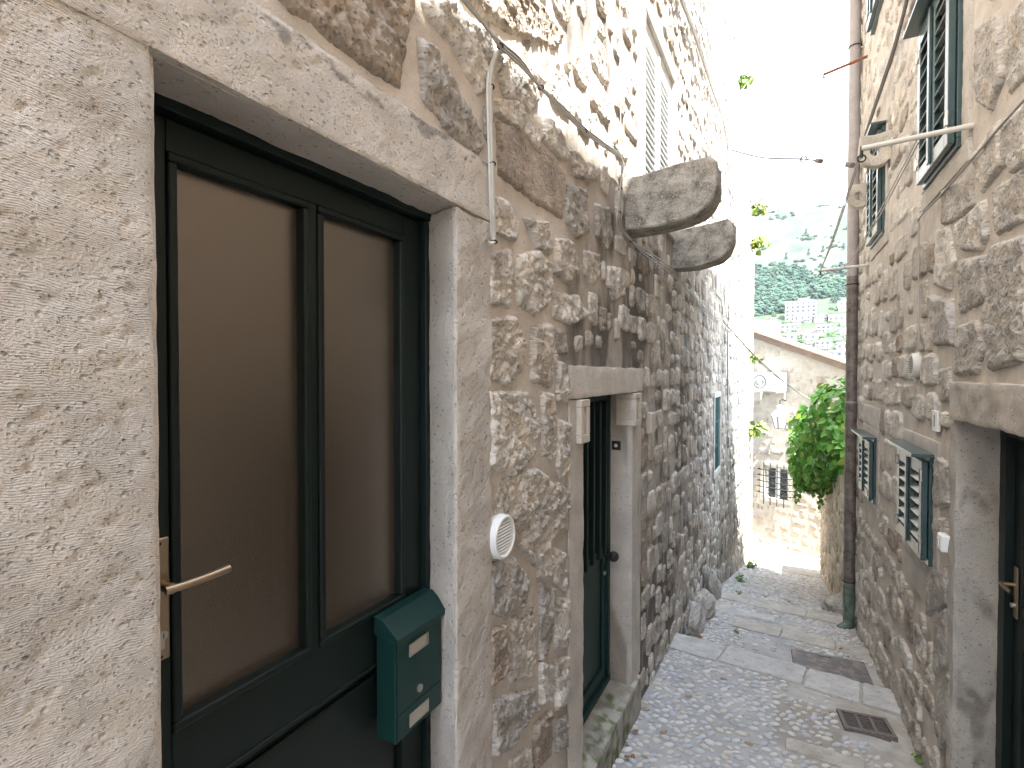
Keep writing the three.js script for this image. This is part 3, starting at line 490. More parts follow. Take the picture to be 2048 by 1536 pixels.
for (const [a0, a1] of [[2.42, 2.545], [3.448, 3.60]]) {    // carved consoles under the lintel, a sunk panel in each
  const y0 = -0.335, y1 = -0.122, c1 = 0.034, P = [[a0, y0, a1, y0 + 0.04], [a0, y1 - 0.035, a1, y1], [a0, y0 + 0.041, a0 + 0.035, y1 - 0.036], [a1 - 0.035, y0 + 0.041, a1, y1 - 0.036]];
  const con = sub(house, 'console', L.p((a0 + a1) / 2, y0, 0));
  put(con, 'console_frame', join([...P.map(q => fbox(L, q[0], q[2], q[1], q[3], -0.1, c1, 0.004)), fbox(L, a0 + 0.004, a1 - 0.004, y0 + 0.004, y1 - 0.004, -0.1, 0.018, 0.002)]), std({ color: rgb(0.64, 0.585, 0.51), map: T.chiselCol, bumpMap: T.chiselBump, bumpScale: 0.003, roughness: 0.92 }));
  const tri = new THREE.BufferGeometry(); const v = [L.p(a0 + 0.04, y1 - 0.045, 0.0185), L.p(a1 - 0.04, y1 - 0.045, 0.0185), L.p(a1 - 0.04, y0 + 0.06, 0.0185), L.p((a0 + a1) / 2 + 0.01, (y0 + y1) / 2, 0.032)];
  tri.setFromPoints([v[0], v[3], v[1], v[1], v[3], v[2], v[2], v[3], v[0]]); tri.computeVertexNormals(); put(con, 'console_point', tri, std({ color: rgb(0.6, 0.55, 0.48), roughness: 0.95, side: THREE.DoubleSide }));
}
put(house, 'door_sill', wblock(L, 2.3, 3.62, -2.5, -2.062, -0.26, 0.035, 0.016, (a, b, c) => { const n = fbm(a * 6, c * 6 + b * 5, 4), mo = sstep(0.02, 0.22, fbm(a * 13, c * 13 + b * 9, 4) + 0.5 * (3.05 - a)) * sstep(-0.14, -0.04, c + 0.06 * noise(a * 9, 3)), dk = sstep(0.0, 0.3, fbm(a * 9 + 4, c * 9 + b * 7, 4)); return mix3(mix3([0.43 + 0.15 * n, 0.40 + 0.14 * n, 0.345 + 0.12 * n], [0.16, 0.145, 0.11], dk * 0.55), [0.10, 0.15, 0.035], 0.85 * mo); }, { r: 0.012, amp: 0.007, chip: 0.02, seed: 8 }), M.dressed);

// ---- first door
{
  const c = -0.15, A0 = 0.47, A1 = 1.424, B0 = -1.6, B1 = 0.523;
  const door = sub(house, 'door', L.p(0.95, B0, c));
  put(door, 'door_frame', join([fbox(L, A0, A1, B1 - 0.022, B1 + 0.03, c - 0.06, c + 0.03, 0.003), fbox(L, A1 - 0.022, A1 + 0.03, B0, B1 - 0.023, c - 0.06, c + 0.022, 0.004), fbox(L, A0 - 0.05, A0 + 0.012, B0, B1 - 0.023, c - 0.06, c + 0.022, 0.004)]), M.door);
  const z0 = c - 0.045, z1 = c;
  const leaf = [[0.485, 0.603, B0, B1 - 0.026], [1.312, 1.399, B0, B1 - 0.026], [0.604, 1.311, 0.434, B1 - 0.026], [0.946, 0.972, -0.704, 0.433], [0.604, 1.311, -0.845, -0.705], [0.604, 1.311, B0, B0 + 0.2]];
  put(door, 'door_leaf', join(leaf.map(q => fbox(L, q[0], q[1], q[2], q[3], z0, z1, 0.002))), M.door);
  const bead = (a0, a1, b0, b1, w, out) => join([fbox(L, a0, a1, b0, b0 + w, z0 + 0.01, z1 + out, 0.006), fbox(L, a0, a1, b1 - w, b1, z0 + 0.01, z1 + out, 0.006), fbox(L, a0, a0 + w, b0 + w, b1 - w, z0 + 0.01, z1 + out, 0.006), fbox(L, a1 - w, a1, b0 + w, b1 - w, z0 + 0.01, z1 + out, 0.006)]);
  put(door, 'glazing_bead', bead(0.6035, 0.9455, -0.7045, 0.4335, 0.019, 0.008), M.door); put(door, 'glazing_bead', bead(0.9725, 1.3115, -0.7045, 0.4335, 0.019, 0.008), M.door);
  put(door, 'frosted_pane', fbox(L, 0.61, 0.94, -0.70, 0.428, c - 0.032, c - 0.022, 0.001), M.glassFrost); put(door, 'frosted_pane', fbox(L, 0.979, 1.306, -0.70, 0.428, c - 0.032, c - 0.022, 0.001), M.glassFrost);
  put(door, 'lower_panel', join([fbox(L, 0.6, 1.315, -1.41, -0.84, c - 0.034, c - 0.02, 0.002), fbox(L, 0.64, 1.275, -1.37, -0.885, c - 0.021, c - 0.008, 0.006)]), M.door);
  put(door, 'panel_bead', bead(0.6035, 1.3115, -1.405, -0.8455, 0.014, 0.004), M.door);
  put(door, 'handle_plate', fbox(L, 0.560, 0.598, -0.548, -0.312, c + 0.0005, c + 0.009, 0.004), M.brass);
  const p0 = L.p(0.579, -0.40, c + 0.008), p1 = L.p(0.579, -0.40, c + 0.05);
  put(door, 'lever', join([rod(p0, p1, 0.0105, 12), tube([L.p(0.568, -0.4005, c + 0.047), L.p(0.6, -0.4, c + 0.053), L.p(0.65, -0.3985, c + 0.055), L.p(0.69, -0.397, c + 0.053)], 0.0082, 24, 10), rod(p0, L.p(0.579, -0.40, c + 0.014), 0.0165, 16)]), M.brass);
  put(door, 'lock_cylinder', join([rod(L.p(0.579, -0.496, c + 0.008), L.p(0.579, -0.496, c + 0.02), 0.0088, 16), fbox(L, 0.5745, 0.5835, -0.524, -0.499, c + 0.007, c + 0.018, 0.003)]), M.steel);
  put(door, 'keyhole', fbox(L, 0.5782, 0.5798, -0.501, -0.491, c + 0.0195, c + 0.0206, 0.0003), M.darkIron);
  put(door, 'plate_screws', join([rod(L.p(0.579, -0.322, c + 0.008), L.p(0.579, -0.322, c + 0.0105), 0.0036, 10), rod(L.p(0.579, -0.54, c + 0.008), L.p(0.579, -0.54, c + 0.0105), 0.0036, 10)]), M.darkIron);
}
// ---- second door: solid below, upright slats above
{
  const c = -0.16, A0 = 2.51, A1 = 3.475, B0 = -2.062, B1 = -0.117; const door = sub(house, 'door', L.p(3, B0, c));
  put(door, 'door_frame', join([fbox(L, A0, A1, B1 - 0.045, B1 + 0.02, c - 0.05, c + 0.02), fbox(L, A0, A0 + 0.05, B0, B1 - 0.046, c - 0.05, c + 0.02), fbox(L, A1 - 0.06, A1, B0, B1 - 0.046, c - 0.05, c + 0.02), fbox(L, A0, A1, B0, B0 + 0.045, c - 0.05, c + 0.024)]), M.doorBright);
  put(door, 'lower_panel', join([fbox(L, A0 + 0.051, A1 - 0.061, B0 + 0.046, -1.13, c - 0.04, c - 0.012), fbox(L, 2.57, 3.41, B0 + 0.05, B0 + 0.12, c - 0.012, c + 0.004), fbox(L, 2.57, 3.41, -1.2, -1.13, c - 0.012, c + 0.006), fbox(L, 3.35, 3.413, B0 + 0.121, -1.201, c - 0.012, c + 0.004)]), M.doorBright);
  put(door, 'dark_pane', fbox(L, A0 + 0.05, A1 - 0.06, -1.129, B1 - 0.046, c - 0.05, c - 0.04), M.paneDark);
  for (let i = 0; i < 7; i++) put(door, 'slat', fbox(L, 2.6 + i * 0.122, 2.632 + i * 0.122, -1.17, B1 - 0.05, c - 0.012, c + 0.028, 0.004), M.slatGreen);
  put(door, 'door_knob', new THREE.SphereGeometry(0.034, 16, 12).translate(...L.p(3.37, -1.19, c + 0.07).toArray()), M.darkIron);
  put(door, 'knob_stem', rod(L.p(3.37, -1.19, c), L.p(3.37, -1.19, c + 0.06), 0.012), M.darkIron);
  put(door, 'letter_slot', fbox(L, 2.70, 2.93, -1.36, -1.31, c - 0.011, c + 0.0, 0.003), M.steel);
  put(door, 'lock_cylinder', rod(L.p(3.37, -1.31, c), L.p(3.37, -1.31, c + 0.016), 0.014), M.steel);
  const bell = thing('doorbell', 'small grey doorbell button on the reveal of the slatted green door', 'doorbell', L.p(3.455, -0.47, -0.1));
  const bp = (x, y, z) => L.p(3.458 - z, -0.47 + y, -0.1 + x);
  put(bell, 'bell_plate', fbox(L, 3.447, 3.459, -0.5, -0.44, -0.13, -0.07, 0.004), M.darkIron); put(bell, 'bell_button', new THREE.SphereGeometry(0.012, 12, 8).translate(...L.p(3.445, -0.47, -0.1).toArray()), M.whitePlastic);
}
// ---- shuttered windows (shared builder): sub-parts hang off the window part
function shutters(owner, f, q, o) {
  const { a0, a1, b0, b1 } = q, w = sub(owner, 'window', f.p((a0 + a1) / 2, b0, 0)), fr = o.frame, cf = o.c, mat = o.mat, mid = (a0 + a1) / 2, th = o.th ?? 0.03;
  put(w, 'frame', join([fbox(f, a0, a1, b1 - fr, b1, -0.08, cf), fbox(f, a0, a1, b0, b0 + fr, -0.08, cf), fbox(f, a0, a0 + fr, b0 + fr + 0.001, b1 - fr - 0.001, -0.08, cf), fbox(f, a1 - fr, a1, b0 + fr + 0.001, b1 - fr - 0.001, -0.08, cf)]), mat);
  put(w, 'dark_pane', fbox(f, a0 + 0.005, a1 - 0.005, b0 + 0.005, b1 - 0.005, -0.1, -0.085), M.paneDark);
  const st = o.stile, leafs = o.overlap ? [[a0 + fr * 0.4, mid - 0.002], [mid + 0.002, a1 - fr * 0.4]] : [[a0 + fr + 0.003, mid - 0.002], [mid + 0.002, a1 - fr - 0.003]], z0 = cf + (o.overlap ? 0.003 : -0.03), z1 = z0 + th, y0 = b0 + fr * (o.overlap ? 0.5 : 1) + 0.003, y1 = b1 - fr * (o.overlap ? 0.5 : 1) - 0.003;
  leafs.forEach(([x0, x1], k) => {
    put(w, 'shutter_leaf', join([fbox(f, x0, x0 + st, y0, y1, z0, z1), fbox(f, x1 - st, x1, y0, y1, z0, z1), fbox(f, x0 + st + 0.0005, x1 - st - 0.0005, y0, y0 + st * 1.3, z0, z1), fbox(f, x0 + st + 0.0005, x1 - st - 0.0005, y1 - st * 1.3, y1, z0, z1), ...(k ? [] : [fbox(f, x1 - 0.012, x1 + 0.03, y0 + 0.02, y1 - 0.02, z1 + 0.001, z1 + 0.014)])]), mat);
    const n = o.slats, lo = y0 + st * 1.3, hi = y1 - st * 1.3, sw = x1 - x0 - 2 * st - 0.002;
    for (let i = 0; i < n; i++) { const g = new RoundedBoxGeometry(sw, 0.009, th * 1.45, 1, 0.003).rotateX(0.75).applyMatrix4(f.m((x0 + x1) / 2, lo + (i + 0.5) / n * (hi - lo), (z0 + z1) / 2)); put(w, 'slat', g, mat); }
    if (o.hinge) for (const yy of [0.14, 0.86]) { const x = k ? x1 : x0, s = k ? 1 : -1; put(w, 'hinge', join([rod(f.p(x + s * 0.006, lerp(y0, y1, yy) - 0.035, z1 + 0.004), f.p(x + s * 0.006, lerp(y0, y1, yy) + 0.035, z1 + 0.004), 0.009), fbox(f, Math.min(x, x - s * 0.05), Math.max(x, x - s * 0.05), lerp(y0, y1, yy) - 0.022, lerp(y0, y1, yy) + 0.022, z1 + 0.0005, z1 + 0.004)]), M.steel); }
  });
  if (o.hood) put(w, 'hood', fbox(f, a0 - 0.035, a1 + 0.035, b1 + 0.004, b1 + 0.024, 0.001, o.hood, 0.004), mat);
  return w;
}
shutters(house, L, WW, { frame: 0.04, c: -0.015, stile: 0.06, slats: 19, mat: M.whitePaint });
shutters(house, L, W7, { frame: 0.04, c: -0.01, stile: 0.05, slats: 20, mat: M.whitePaint });
shutters(house, L, W8, { frame: 0.04, c: -0.01, stile: 0.05, slats: 20, mat: M.whitePaint });
const surr = (f, q, w, col, out = 0.012, sd = 3) => { const g = [[q.a0 - w, q.a1 + w, q.b1, q.b1 + w], [q.a0 - w, q.a1 + w, q.b0 - w, q.b0], [q.a0 - w, q.a0, q.b0 + 0.001, q.b1 - 0.001], [q.a1, q.a1 + w, q.b0 + 0.001, q.b1 - 0.001]]; g.forEach((k, i) => put(f === R ? rhouse : f === FW ? farHouse : house, i < 1 ? 'window_lintel' : i < 2 ? 'window_sill' : 'window_jamb', wblock(f, k[0], k[1], k[2], k[3], -0.16, out, 0.03, dresC(...col, sd + i), { seed: sd + i, chip: 0.012 }), M.dressed)); };
let rhouse, farHouse;
surr(L, WW, 0.11, [0.66, 0.63, 0.58], 0.02, 20); surr(L, W7, 0.07, [0.66, 0.63, 0.58], 0.02, 25); surr(L, GW, 0.08, [0.62, 0.6, 0.55], 0.02, 29);
{ // barred window with teal shutters near the sunlit stretch
  const w = sub(house, 'window', L.p(8.1, GW.b0, 0)); put(w, 'dark_pane', fbox(L, GW.a0, GW.a1, GW.b0, GW.b1, -0.16, -0.14), M.paneDark);
  put(w, 'frame', join([fbox(L, GW.a0, GW.a0 + 0.05, GW.b0, GW.b1, -0.1, -0.05), fbox(L, GW.a1 - 0.05, GW.a1, GW.b0, GW.b1, -0.1, -0.05), fbox(L, GW.a0, GW.a1, GW.b1 - 0.05, GW.b1, -0.101, -0.051)]), M.tealPaint);
  for (let i = 0; i < 5; i++) put(w, 'bar', rod(L.p(GW.a0 + 0.07 + i * 0.125, GW.b0, -0.01), L.p(GW.a0 + 0.07 + i * 0.125, GW.b1, -0.01), 0.012), M.tealPaint);
  for (const y of [0.32, 0.66]) put(w, 'cross_bar', fbox(L, GW.a0, GW.a1, lerp(GW.b0, GW.b1, y) - 0.012, lerp(GW.b0, GW.b1, y) + 0.012, -0.016, -0.004), M.tealPaint);
}
// ---- the two big stone brackets
function corbel(a0, a1, b0, b1, out) {
  const sh = new THREE.Shape(); sh.moveTo(-0.1, b1 - 0.035); sh.lineTo(0.08, b1 - 0.03); sh.lineTo(0.3, b1 - 0.005); sh.lineTo(out - 0.02, b1 + 0.012); sh.lineTo(out + 0.012, b1 - 0.02); sh.lineTo(out + 0.016, b1 - 0.13);
  sh.quadraticCurveTo(out + 0.01, b0 + 0.06, out * 0.68, b0 + 0.03); sh.lineTo(0.2, b0 + 0.004); sh.lineTo(-0.1, b0); sh.closePath();
  let g = new THREE.ExtrudeGeometry(sh, { depth: a1 - a0, steps: 10, bevelEnabled: true, bevelThickness: 0.018, bevelSize: 0.016, bevelSegments: 3, curveSegments: 14 });
  g = clean(g); const p = g.attributes.position; // tessellation is uneven: noise only as gentle wear
  for (let i = 0; i < p.count; i++) { const x = p.getX(i), y = p.getY(i), z = p.getZ(i), n = 0.016 * fbm(x * 6 + a0, y * 6 + z * 4, 3); p.setXYZ(i, x + n, y + 0.016 * fbm(x * 7, z * 7 + 5 + a0, 3), z + 0.012 * noise(x * 5, y * 5)); }
  // shape x -> out (c), y -> b, z -> a
  g.applyMatrix4(new THREE.Matrix4().makeBasis(L.N, UP, L.T.clone().negate())); const o = L.p(a1, 0, 0); g.translate(o.x, 0, o.z);
  g.computeVertexNormals(); metreUV(g); return g;
}
put(house, 'stone_bracket', corbel(3.32, 3.52, 0.92, 1.262, 0.51), M.lichen);
put(house, 'stone_bracket', corbel(4.84, 5.02, 0.95, 1.29, 0.47), M.lichen);

// ================================================================== RIGHT HOUSE
rhouse = thing('stone_house', 'shaded rubble stone house with dark green louvred shutters and drainpipe', 'house', new THREE.Vector3(0.75, -2.5, -4));
const rwin = (x0, y0, x1, y1, w, h) => { const p = R.hit(x0, y0, 0.05), q = R.hit(x1, y1, 0.05); return { a0: Math.min(p[0], q[0]), a1: Math.max(p[0], q[0]), b0: Math.min(p[1], q[1]), b1: Math.max(p[1], q[1]) }; };
const RW1 = { a0: 3.79, a1: 4.50, b0: -1.10, b1: -0.475 }, RW2 = { a0: 5.70, a1: 6.42, b0: -1.16, b1: -0.58 }, RW3 = { a0: 3.36, a1: 4.05, b0: 1.13, b1: 2.08 }, RW4 = { a0: 5.42, a1: 6.1, b0: 1.2, b1: 2.1 }, RW5 = { a0: 5.55, a1: 6.2, b0: 3.28, b1: 4.3 };
const RD = { a0: 1.9, a1: 3.375, b0: -2.0, b1: -0.222 };
const mortarR = (a, b) => { const n = fbm(a * 4 + 40, b * 4, 4), low = sstep(-0.9, -1.7, b + 0.4 * noise(a * 1.5, 7)), st = sstep(0.0, 0.38, fbm(a * 3 + 9, b * 2.4, 5)) * low; return mix3([0.63 + 0.1 * n, 0.575 + 0.09 * n, 0.515 + 0.08 * n], [0.20, 0.165, 0.125], 0.62 * st); };
const stainR = (a, b, c) => { const low = sstep(-0.7, -1.6, b + 0.4 * noise(a * 1.5, 7)); return mix3(c, [0.19, 0.155, 0.12], clamp(0.55 * low * sstep(-0.05, 0.3, fbm(a * 3.5 + 9, b * 2.6, 5) + 0.3 * fbm(a * 20, b * 20, 2)))); };
const flare = b => 0;
{
  const ops = [RW1, RW2, RW3, RW4, RW5, RD], ca = ops.flatMap(q => [q.a0, q.a1]), cb = ops.flatMap(q => [q.b0, q.b1]);
  const as = uniq([...lines(-5, 2.3, 0.3), ...lines(2.3, 4.6, 0.02), ...lines(4.6, 7.75, 0.03), ...ca]), bs = uniq([...lines(-3.7, -2.6, 0.06), ...lines(-2.6, 2.6, 0.025), ...lines(2.6, 5.0, 0.06), ...cb]);
  put(rhouse, 'wall', fsheet(R, as, bs, (a, b) => -0.004 + 0.010 * fbm(a * 3 + 2, b * 3, 3) + 0.004 * fbm(a * 20, b * 20, 2) + flare(b), mortarR, (a, b) => ops.some(q => inR(q, a, b))), M.mortar);
  const box = (x0, x1, y0, y1, z0, z1) => new THREE.BoxGeometry(x1 - x0, y1 - y0, z1 - z0).translate((x0 + x1) / 2, (y0 + y1) / 2, (z0 + z1) / 2);
  put(rhouse, 'end_wall', metreUV(box(0.69, 4.6, -3.7, 4.9, -7.74, -7.45)), M.plain); put(rhouse, 'end_wall', metreUV(box(0.95, 4.6, -3.7, 4.9, 4.7, 5)), M.plain);
  put(rhouse, 'back_wall', metreUV(box(4.6, 4.9, -3.7, 4.9, -7.74, 5)), M.plain); put(rhouse, 'added_floor', metreUV(box(0.85, 4.6, -3.7, -3.5, -7.4, 4.7)), M.plain); put(rhouse, 'floor_slab', metreUV(box(1.05, 4.6, 0.5, 0.7, -7.4, 4.7)), M.plain);  // lowest slab is unseen, added to block light coming from underneath
  const rf = sub(rhouse, 'roof', new THREE.Vector3(0.6, 4.9, 0));
  const eave = new THREE.BoxGeometry(4.9, 0.08, 13).translate(2.45, 0, 0).rotateZ(0.35); eave.rotateY(0.02); eave.translate(0.545, 4.86, -1.3); put(rf, 'roof_slope', metreUV(eave), M.tile);
  put(rf, 'cornice', fbox(R, -5, 7.8, 4.72, 4.8, -0.1, 0.1, 0.01), M.plain);
  for (let i = 0; i < 26; i++) put(rf, 'eave_tile', new THREE.CylinderGeometry(0.09, 0.1, 0.45, 10, 1, true, 0, Math.PI).rotateZ(Math.PI / 2 + 0.35).translate(...R.p(7.7 - i * 0.22, 4.95, 0.02).toArray()), M.tile);
}
const handR = [
  [[1985, 490], [2060, 470], [2070, 640], [2050, 720], [1985, 740], [1970, 650]], [[1918, 650], [1960, 640], [1970, 700], [1958, 745], [1915, 750]],
  [[2010, 240], [2060, 200], [2065, 320], [2030, 345], [2012, 310]], [[1950, 310], [2005, 240], [2008, 330], [1965, 385]], [[1890, 380], [1945, 350], [1950, 410], [1920, 440], [1890, 450]],
  [[1876, 460], [1900, 450], [1912, 520], [1900, 580], [1872, 570]], [[1918, 450], [1970, 400], [1978, 470], [1965, 500], [1925, 500]], [[1985, 380], [2045, 340], [2050, 440], [1995, 470]],
  [[1860, 590], [1905, 600], [1908, 690], [1870, 690]], [[1920, 520], [1975, 510], [1975, 600], [1920, 630]], [[1950, 60], [2000, 20], [2010, 150], [1985, 220], [1955, 200]], [[2012, 40], [2060, -10], [2060, 150], [2020, 190]],
  [[1880, 740], [1900, 735], [1905, 800], [1885, 805]], [[1875, 910], [1902, 930], [1902, 1010], [1872, 1015]], [[1872, 1035], [1898, 1040], [1895, 1075], [1870, 1070]], [[1862, 1150], [1895, 1130], [1898, 1210], [1860, 1230]],
  [[1872, 1240], [1900, 1215], [1900, 1330], [1870, 1350]], [[1880, 1370], [1905, 1345], [1905, 1480], [1880, 1500]],
].map(q => hitpoly(R, q));
{
  const av = [[RD.a0 - 1, RD.a1 + 0.12, -3, RD.b1], [1, 3.43, -0.23, 0.0], [RW1.a0 - 0.12, RW1.a1 + 0.12, RW1.b0 - 0.28, RW1.b1 + 0.16], [RW2.a0 - 0.12, RW2.a1 + 0.12, RW2.b0 - 0.28, RW2.b1 + 0.3], [RW3.a0 - 0.13, RW3.a1 + 0.13, RW3.b0 - 0.2, RW3.b1 + 0.2], [RW4.a0 - 0.12, RW4.a1 + 0.12, RW4.b0 - 0.2, RW4.b1 + 0.2], [RW5.a0 - 0.1, RW5.a1 + 0.1, RW5.b0 - 0.15, RW5.b1 + 0.2]];
  const items = handR.map(P => ({ f: R, P, prot: rr(0.01, 0.02), rough: 0.6, tone: mix3(rnd() < 0.5 ? creamHi : [0.56, 0.53, 0.49], greyS, rnd() * 0.5), ochre: 0.35, stain: stainR }));
  for (const P of fillStones(R, 2.2, 7.72, -3.1, 4.7, { h: [0.17, 0.29], w: [0.18, 0.46], joint: 0.024, avoid: av, polys: handR, fill: 2600, seen: true })) { const b = P[0][1], t = rnd(); items.push({ f: R, P, prot: rr(0.006, 0.018) + flare(b), rough: b < -1.2 ? 0.7 : 0.5, tone: t < 0.45 ? creamHi : t < 0.8 ? cream : t < 0.95 ? [0.54, 0.50, 0.45] : brownS, ochre: 0.4, stain: stainR }); }
  addStones(rhouse, 'stone', items, M.stone);
}
surr(R, RW1, 0.1, [0.60, 0.56, 0.51], 0.012, 40); surr(R, RW2, 0.1, [0.60, 0.56, 0.51], 0.012, 45); surr(R, RW3, 0.11, [0.64, 0.60, 0.54], 0.012, 50); surr(R, RW4, 0.1, [0.64, 0.60, 0.54], 0.012, 55);
put(rhouse, 'window_panel', wblock(R, RW1.a0 - 0.1, RW1.a1 + 0.1, RW1.b0 - 0.27, RW1.b0 - 0.101, -0.1, 0.010, 0.03, dresC(0.58, 0.545, 0.49, 60), { seed: 60 }), M.dressed);
put(rhouse, 'window_panel', wblock(R, RW2.a0 - 0.1, RW2.a1 + 0.1, RW2.b1 + 0.101, RW2.b1 + 0.28, -0.1, 0.010, 0.03, dresC(0.58, 0.545, 0.49, 61), { seed: 61 }), M.dressed);
const so = { frame: 0.045, c: 0.028, stile: 0.06, slats: 6, mat: M.shutter, overlap: true, hinge: true, hood: 0.12, th: 0.03 };
shutters(rhouse, R, RW1, so); shutters(rhouse, R, RW2, so); shutters(rhouse, R, RW3, { ...so, slats: 9, hood: 0.13 }); shutters(rhouse, R, RW4, { ...so, slats: 9 }); shutters(rhouse, R, RW5, { ...so, slats: 9 });
// door in the right house
put(rhouse, 'door_lintel', wblock(R, 1.75, 3.43, -0.222, -0.035, -0.22, 0.03, 0.014, dresC(0.52, 0.475, 0.42, 70), { r: 0.01, amp: 0.007, chip: 0.02, seed: 70 }), M.dressed);
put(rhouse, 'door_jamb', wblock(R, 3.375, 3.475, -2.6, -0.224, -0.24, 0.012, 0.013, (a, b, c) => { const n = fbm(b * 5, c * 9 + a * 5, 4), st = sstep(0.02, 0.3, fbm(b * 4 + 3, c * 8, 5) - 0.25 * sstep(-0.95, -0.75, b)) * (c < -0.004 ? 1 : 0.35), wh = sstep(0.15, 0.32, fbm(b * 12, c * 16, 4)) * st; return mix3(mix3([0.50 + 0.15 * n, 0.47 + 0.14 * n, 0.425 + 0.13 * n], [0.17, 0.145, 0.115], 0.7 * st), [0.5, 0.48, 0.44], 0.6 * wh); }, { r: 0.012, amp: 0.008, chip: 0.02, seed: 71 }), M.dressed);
{
  const c = -0.18, door = sub(rhouse, 'door', R.p(2.8, -2.0, c));
  put(door, 'door_frame', join([fbox(R, 3.30, 3.385, -2.0, -0.225, c - 0.06, c + 0.02), fbox(R, 1.9, 3.385, -0.29, -0.224, c - 0.061, c + 0.019)]), M.door);
  put(door, 'door_leaf', join([fbox(R, 3.19, 3.297, -2.0, -0.293, c - 0.06, c - 0.012), fbox(R, 1.95, 3.189, -1.25, -1.06, c - 0.06, c - 0.012), fbox(R, 1.95, 3.189, -0.42, -0.293, c - 0.06, c - 0.012), fbox(R, 1.95, 3.189, -2.0, -1.85, c - 0.06, c - 0.012)]), M.door);
  put(door, 'dark_pane', fbox(R, 1.95, 3.2, -1.07, -0.41, c - 0.045, c - 0.035), M.paneDark); put(door, 'lower_panel', fbox(R, 1.95, 3.2, -1.86, -1.24, c - 0.05, c - 0.03), M.door);
  put(door, 'handle_plate', fbox(R, 3.225, 3.265, -1.13, -0.89, c - 0.0115, c - 0.002, 0.004), M.brass);
  put(door, 'lever', join([rod(R.p(3.245, -0.975, c - 0.005), R.p(3.245, -0.975, c + 0.05), 0.01, 12), tube([R.p(3.25, -0.975, c + 0.048), R.p(3.2, -0.975, c + 0.052), R.p(3.12, -0.973, c + 0.05)], 0.0085, 16, 10)]), M.brass);
  put(door, 'lock_cylinder', rod(R.p(3.245, -1.07, c - 0.003), R.p(3.245, -1.07, c + 0.012), 0.012, 14), M.steel);
}
// stone ring brackets for curtain poles beside the upper window
function ringBracket(a, b0, b1, out) {
  const sh = new THREE.Shape(); sh.moveTo(-0.06, b0 + 0.05); sh.lineTo(0.02, b0 + 0.03); sh.quadraticCurveTo(0.06, b0 - 0.02, out * 0.62, b0); sh.quadraticCurveTo(out, b0 + 0.02, out, (b0 + b1) / 2); sh.lineTo(out - 0.01, b1 - 0.01); sh.quadraticCurveTo(out * 0.5, b1 - 0.035, 0.02, b1); sh.lineTo(-0.06, b1); sh.closePath();
  const ho = new THREE.Path(); ho.absellipse(out * 0.52, (b0 + b1) / 2 - 0.015, 0.042, 0.05, 0, Math.PI * 2); sh.holes.push(ho);
  const g = clean(new THREE.ExtrudeGeometry(sh, { depth: 0.07, bevelEnabled: true, bevelThickness: 0.012, bevelSize: 0.01, bevelSegments: 3, curveSegments: 12 })); g.applyMatrix4(new THREE.Matrix4().makeBasis(R.N, UP, R.T)); const o = R.p(a, 0, 0); g.translate(o.x, 0, o.z); metreUV(g); return g;
}
const ringM = std({ color: rgb(0.62, 0.57, 0.49), map: T.stoneCol, bumpMap: T.stoneBump, bumpScale: 0.003, roughness: 0.93 });
put(rhouse, 'ring_bracket', ringBracket(5.24, 1.72, 1.97, 0.21), ringM); put(rhouse, 'ring_bracket', ringBracket(6.34, 1.69, 1.92, 0.18), ringM);

// ================================================================== GARDEN WALL, FAR HOUSE
const gwall = thing('garden_wall', 'low rough stone garden wall under the hanging creeper', 'wall', R.p(9.9, -3.6, 0));
{
  const top = a => -1.1 - 0.27 * (a - 7.75) + 0.03 * noise(a * 3, 1), col = (a, b) => { const n = fbm(a * 3, b * 2, 5); return [0.54 + 0.16 * n, 0.47 + 0.15 * n, 0.38 + 0.13 * n]; };
  const as = uniq(lines(7.72, 12.15, 0.05)), ts = uniq(lines(0, 1, 0.02));
  put(gwall, 'wall_face', sheet((a, t, c) => R.p(a, lerp(-4.3, top(a), t), c), as, ts, (a, t) => -0.02 + 0.03 * fbm(a * 4, t * 9, 4), (a, t) => col(a, lerp(-4.3, top(a), t)), null, true), M.mortar);
  put(gwall, 'coping', sheet((a, t, c) => R.p(a, top(a) + c, -t), as, uniq(lines(0.02, 0.45, 0.06)), (a, t) => 0.02 * noise(a * 4, t * 9), (a, t) => [0.5, 0.46, 0.4], null, true), M.mortar);
  put(gwall, 'wall_end', sheet((t, b, c) => R.p(12.15, b, -t), uniq(lines(0, 0.45, 0.06)), uniq(lines(-4.3, top(12.15), 0.08)), () => 0, () => [0.52, 0.46, 0.38], null, false), M.mortar);
  const items = fillStones(R, 7.9, 12.1, -3.95, -1.2, { h: [0.2, 0.3], w: [0.24, 0.6], joint: 0.03, avoid: [], fill: 100 }).filter(P => P.every(([a, b]) => b < top(a) - 0.04)).map(P => ({ f: R, P, prot: rr(-0.004, 0.012), rough: 0.55, tone: rnd() < 0.6 ? [0.58, 0.52, 0.44] : [0.5, 0.44, 0.36] }));
  addStones(gwall, 'stone', items, M.stone);
  // terrace soil behind the wall
  put(gwall, 'terrace_fill', new THREE.BoxGeometry(3.2, 2.2, 4.3).translate(2.65, -3.2, -9.95), M.plain);
}
farHouse = thing('stone_house', 'pale stone gable house closing the end of the alley', 'house', FW.p(0.8, -4.2, 0));
const roofB = a => 1.095 - 0.3915 * a, FWIN = { a0: 0.32, a1: 0.9, b0: -2.98, b1: -2.2 };
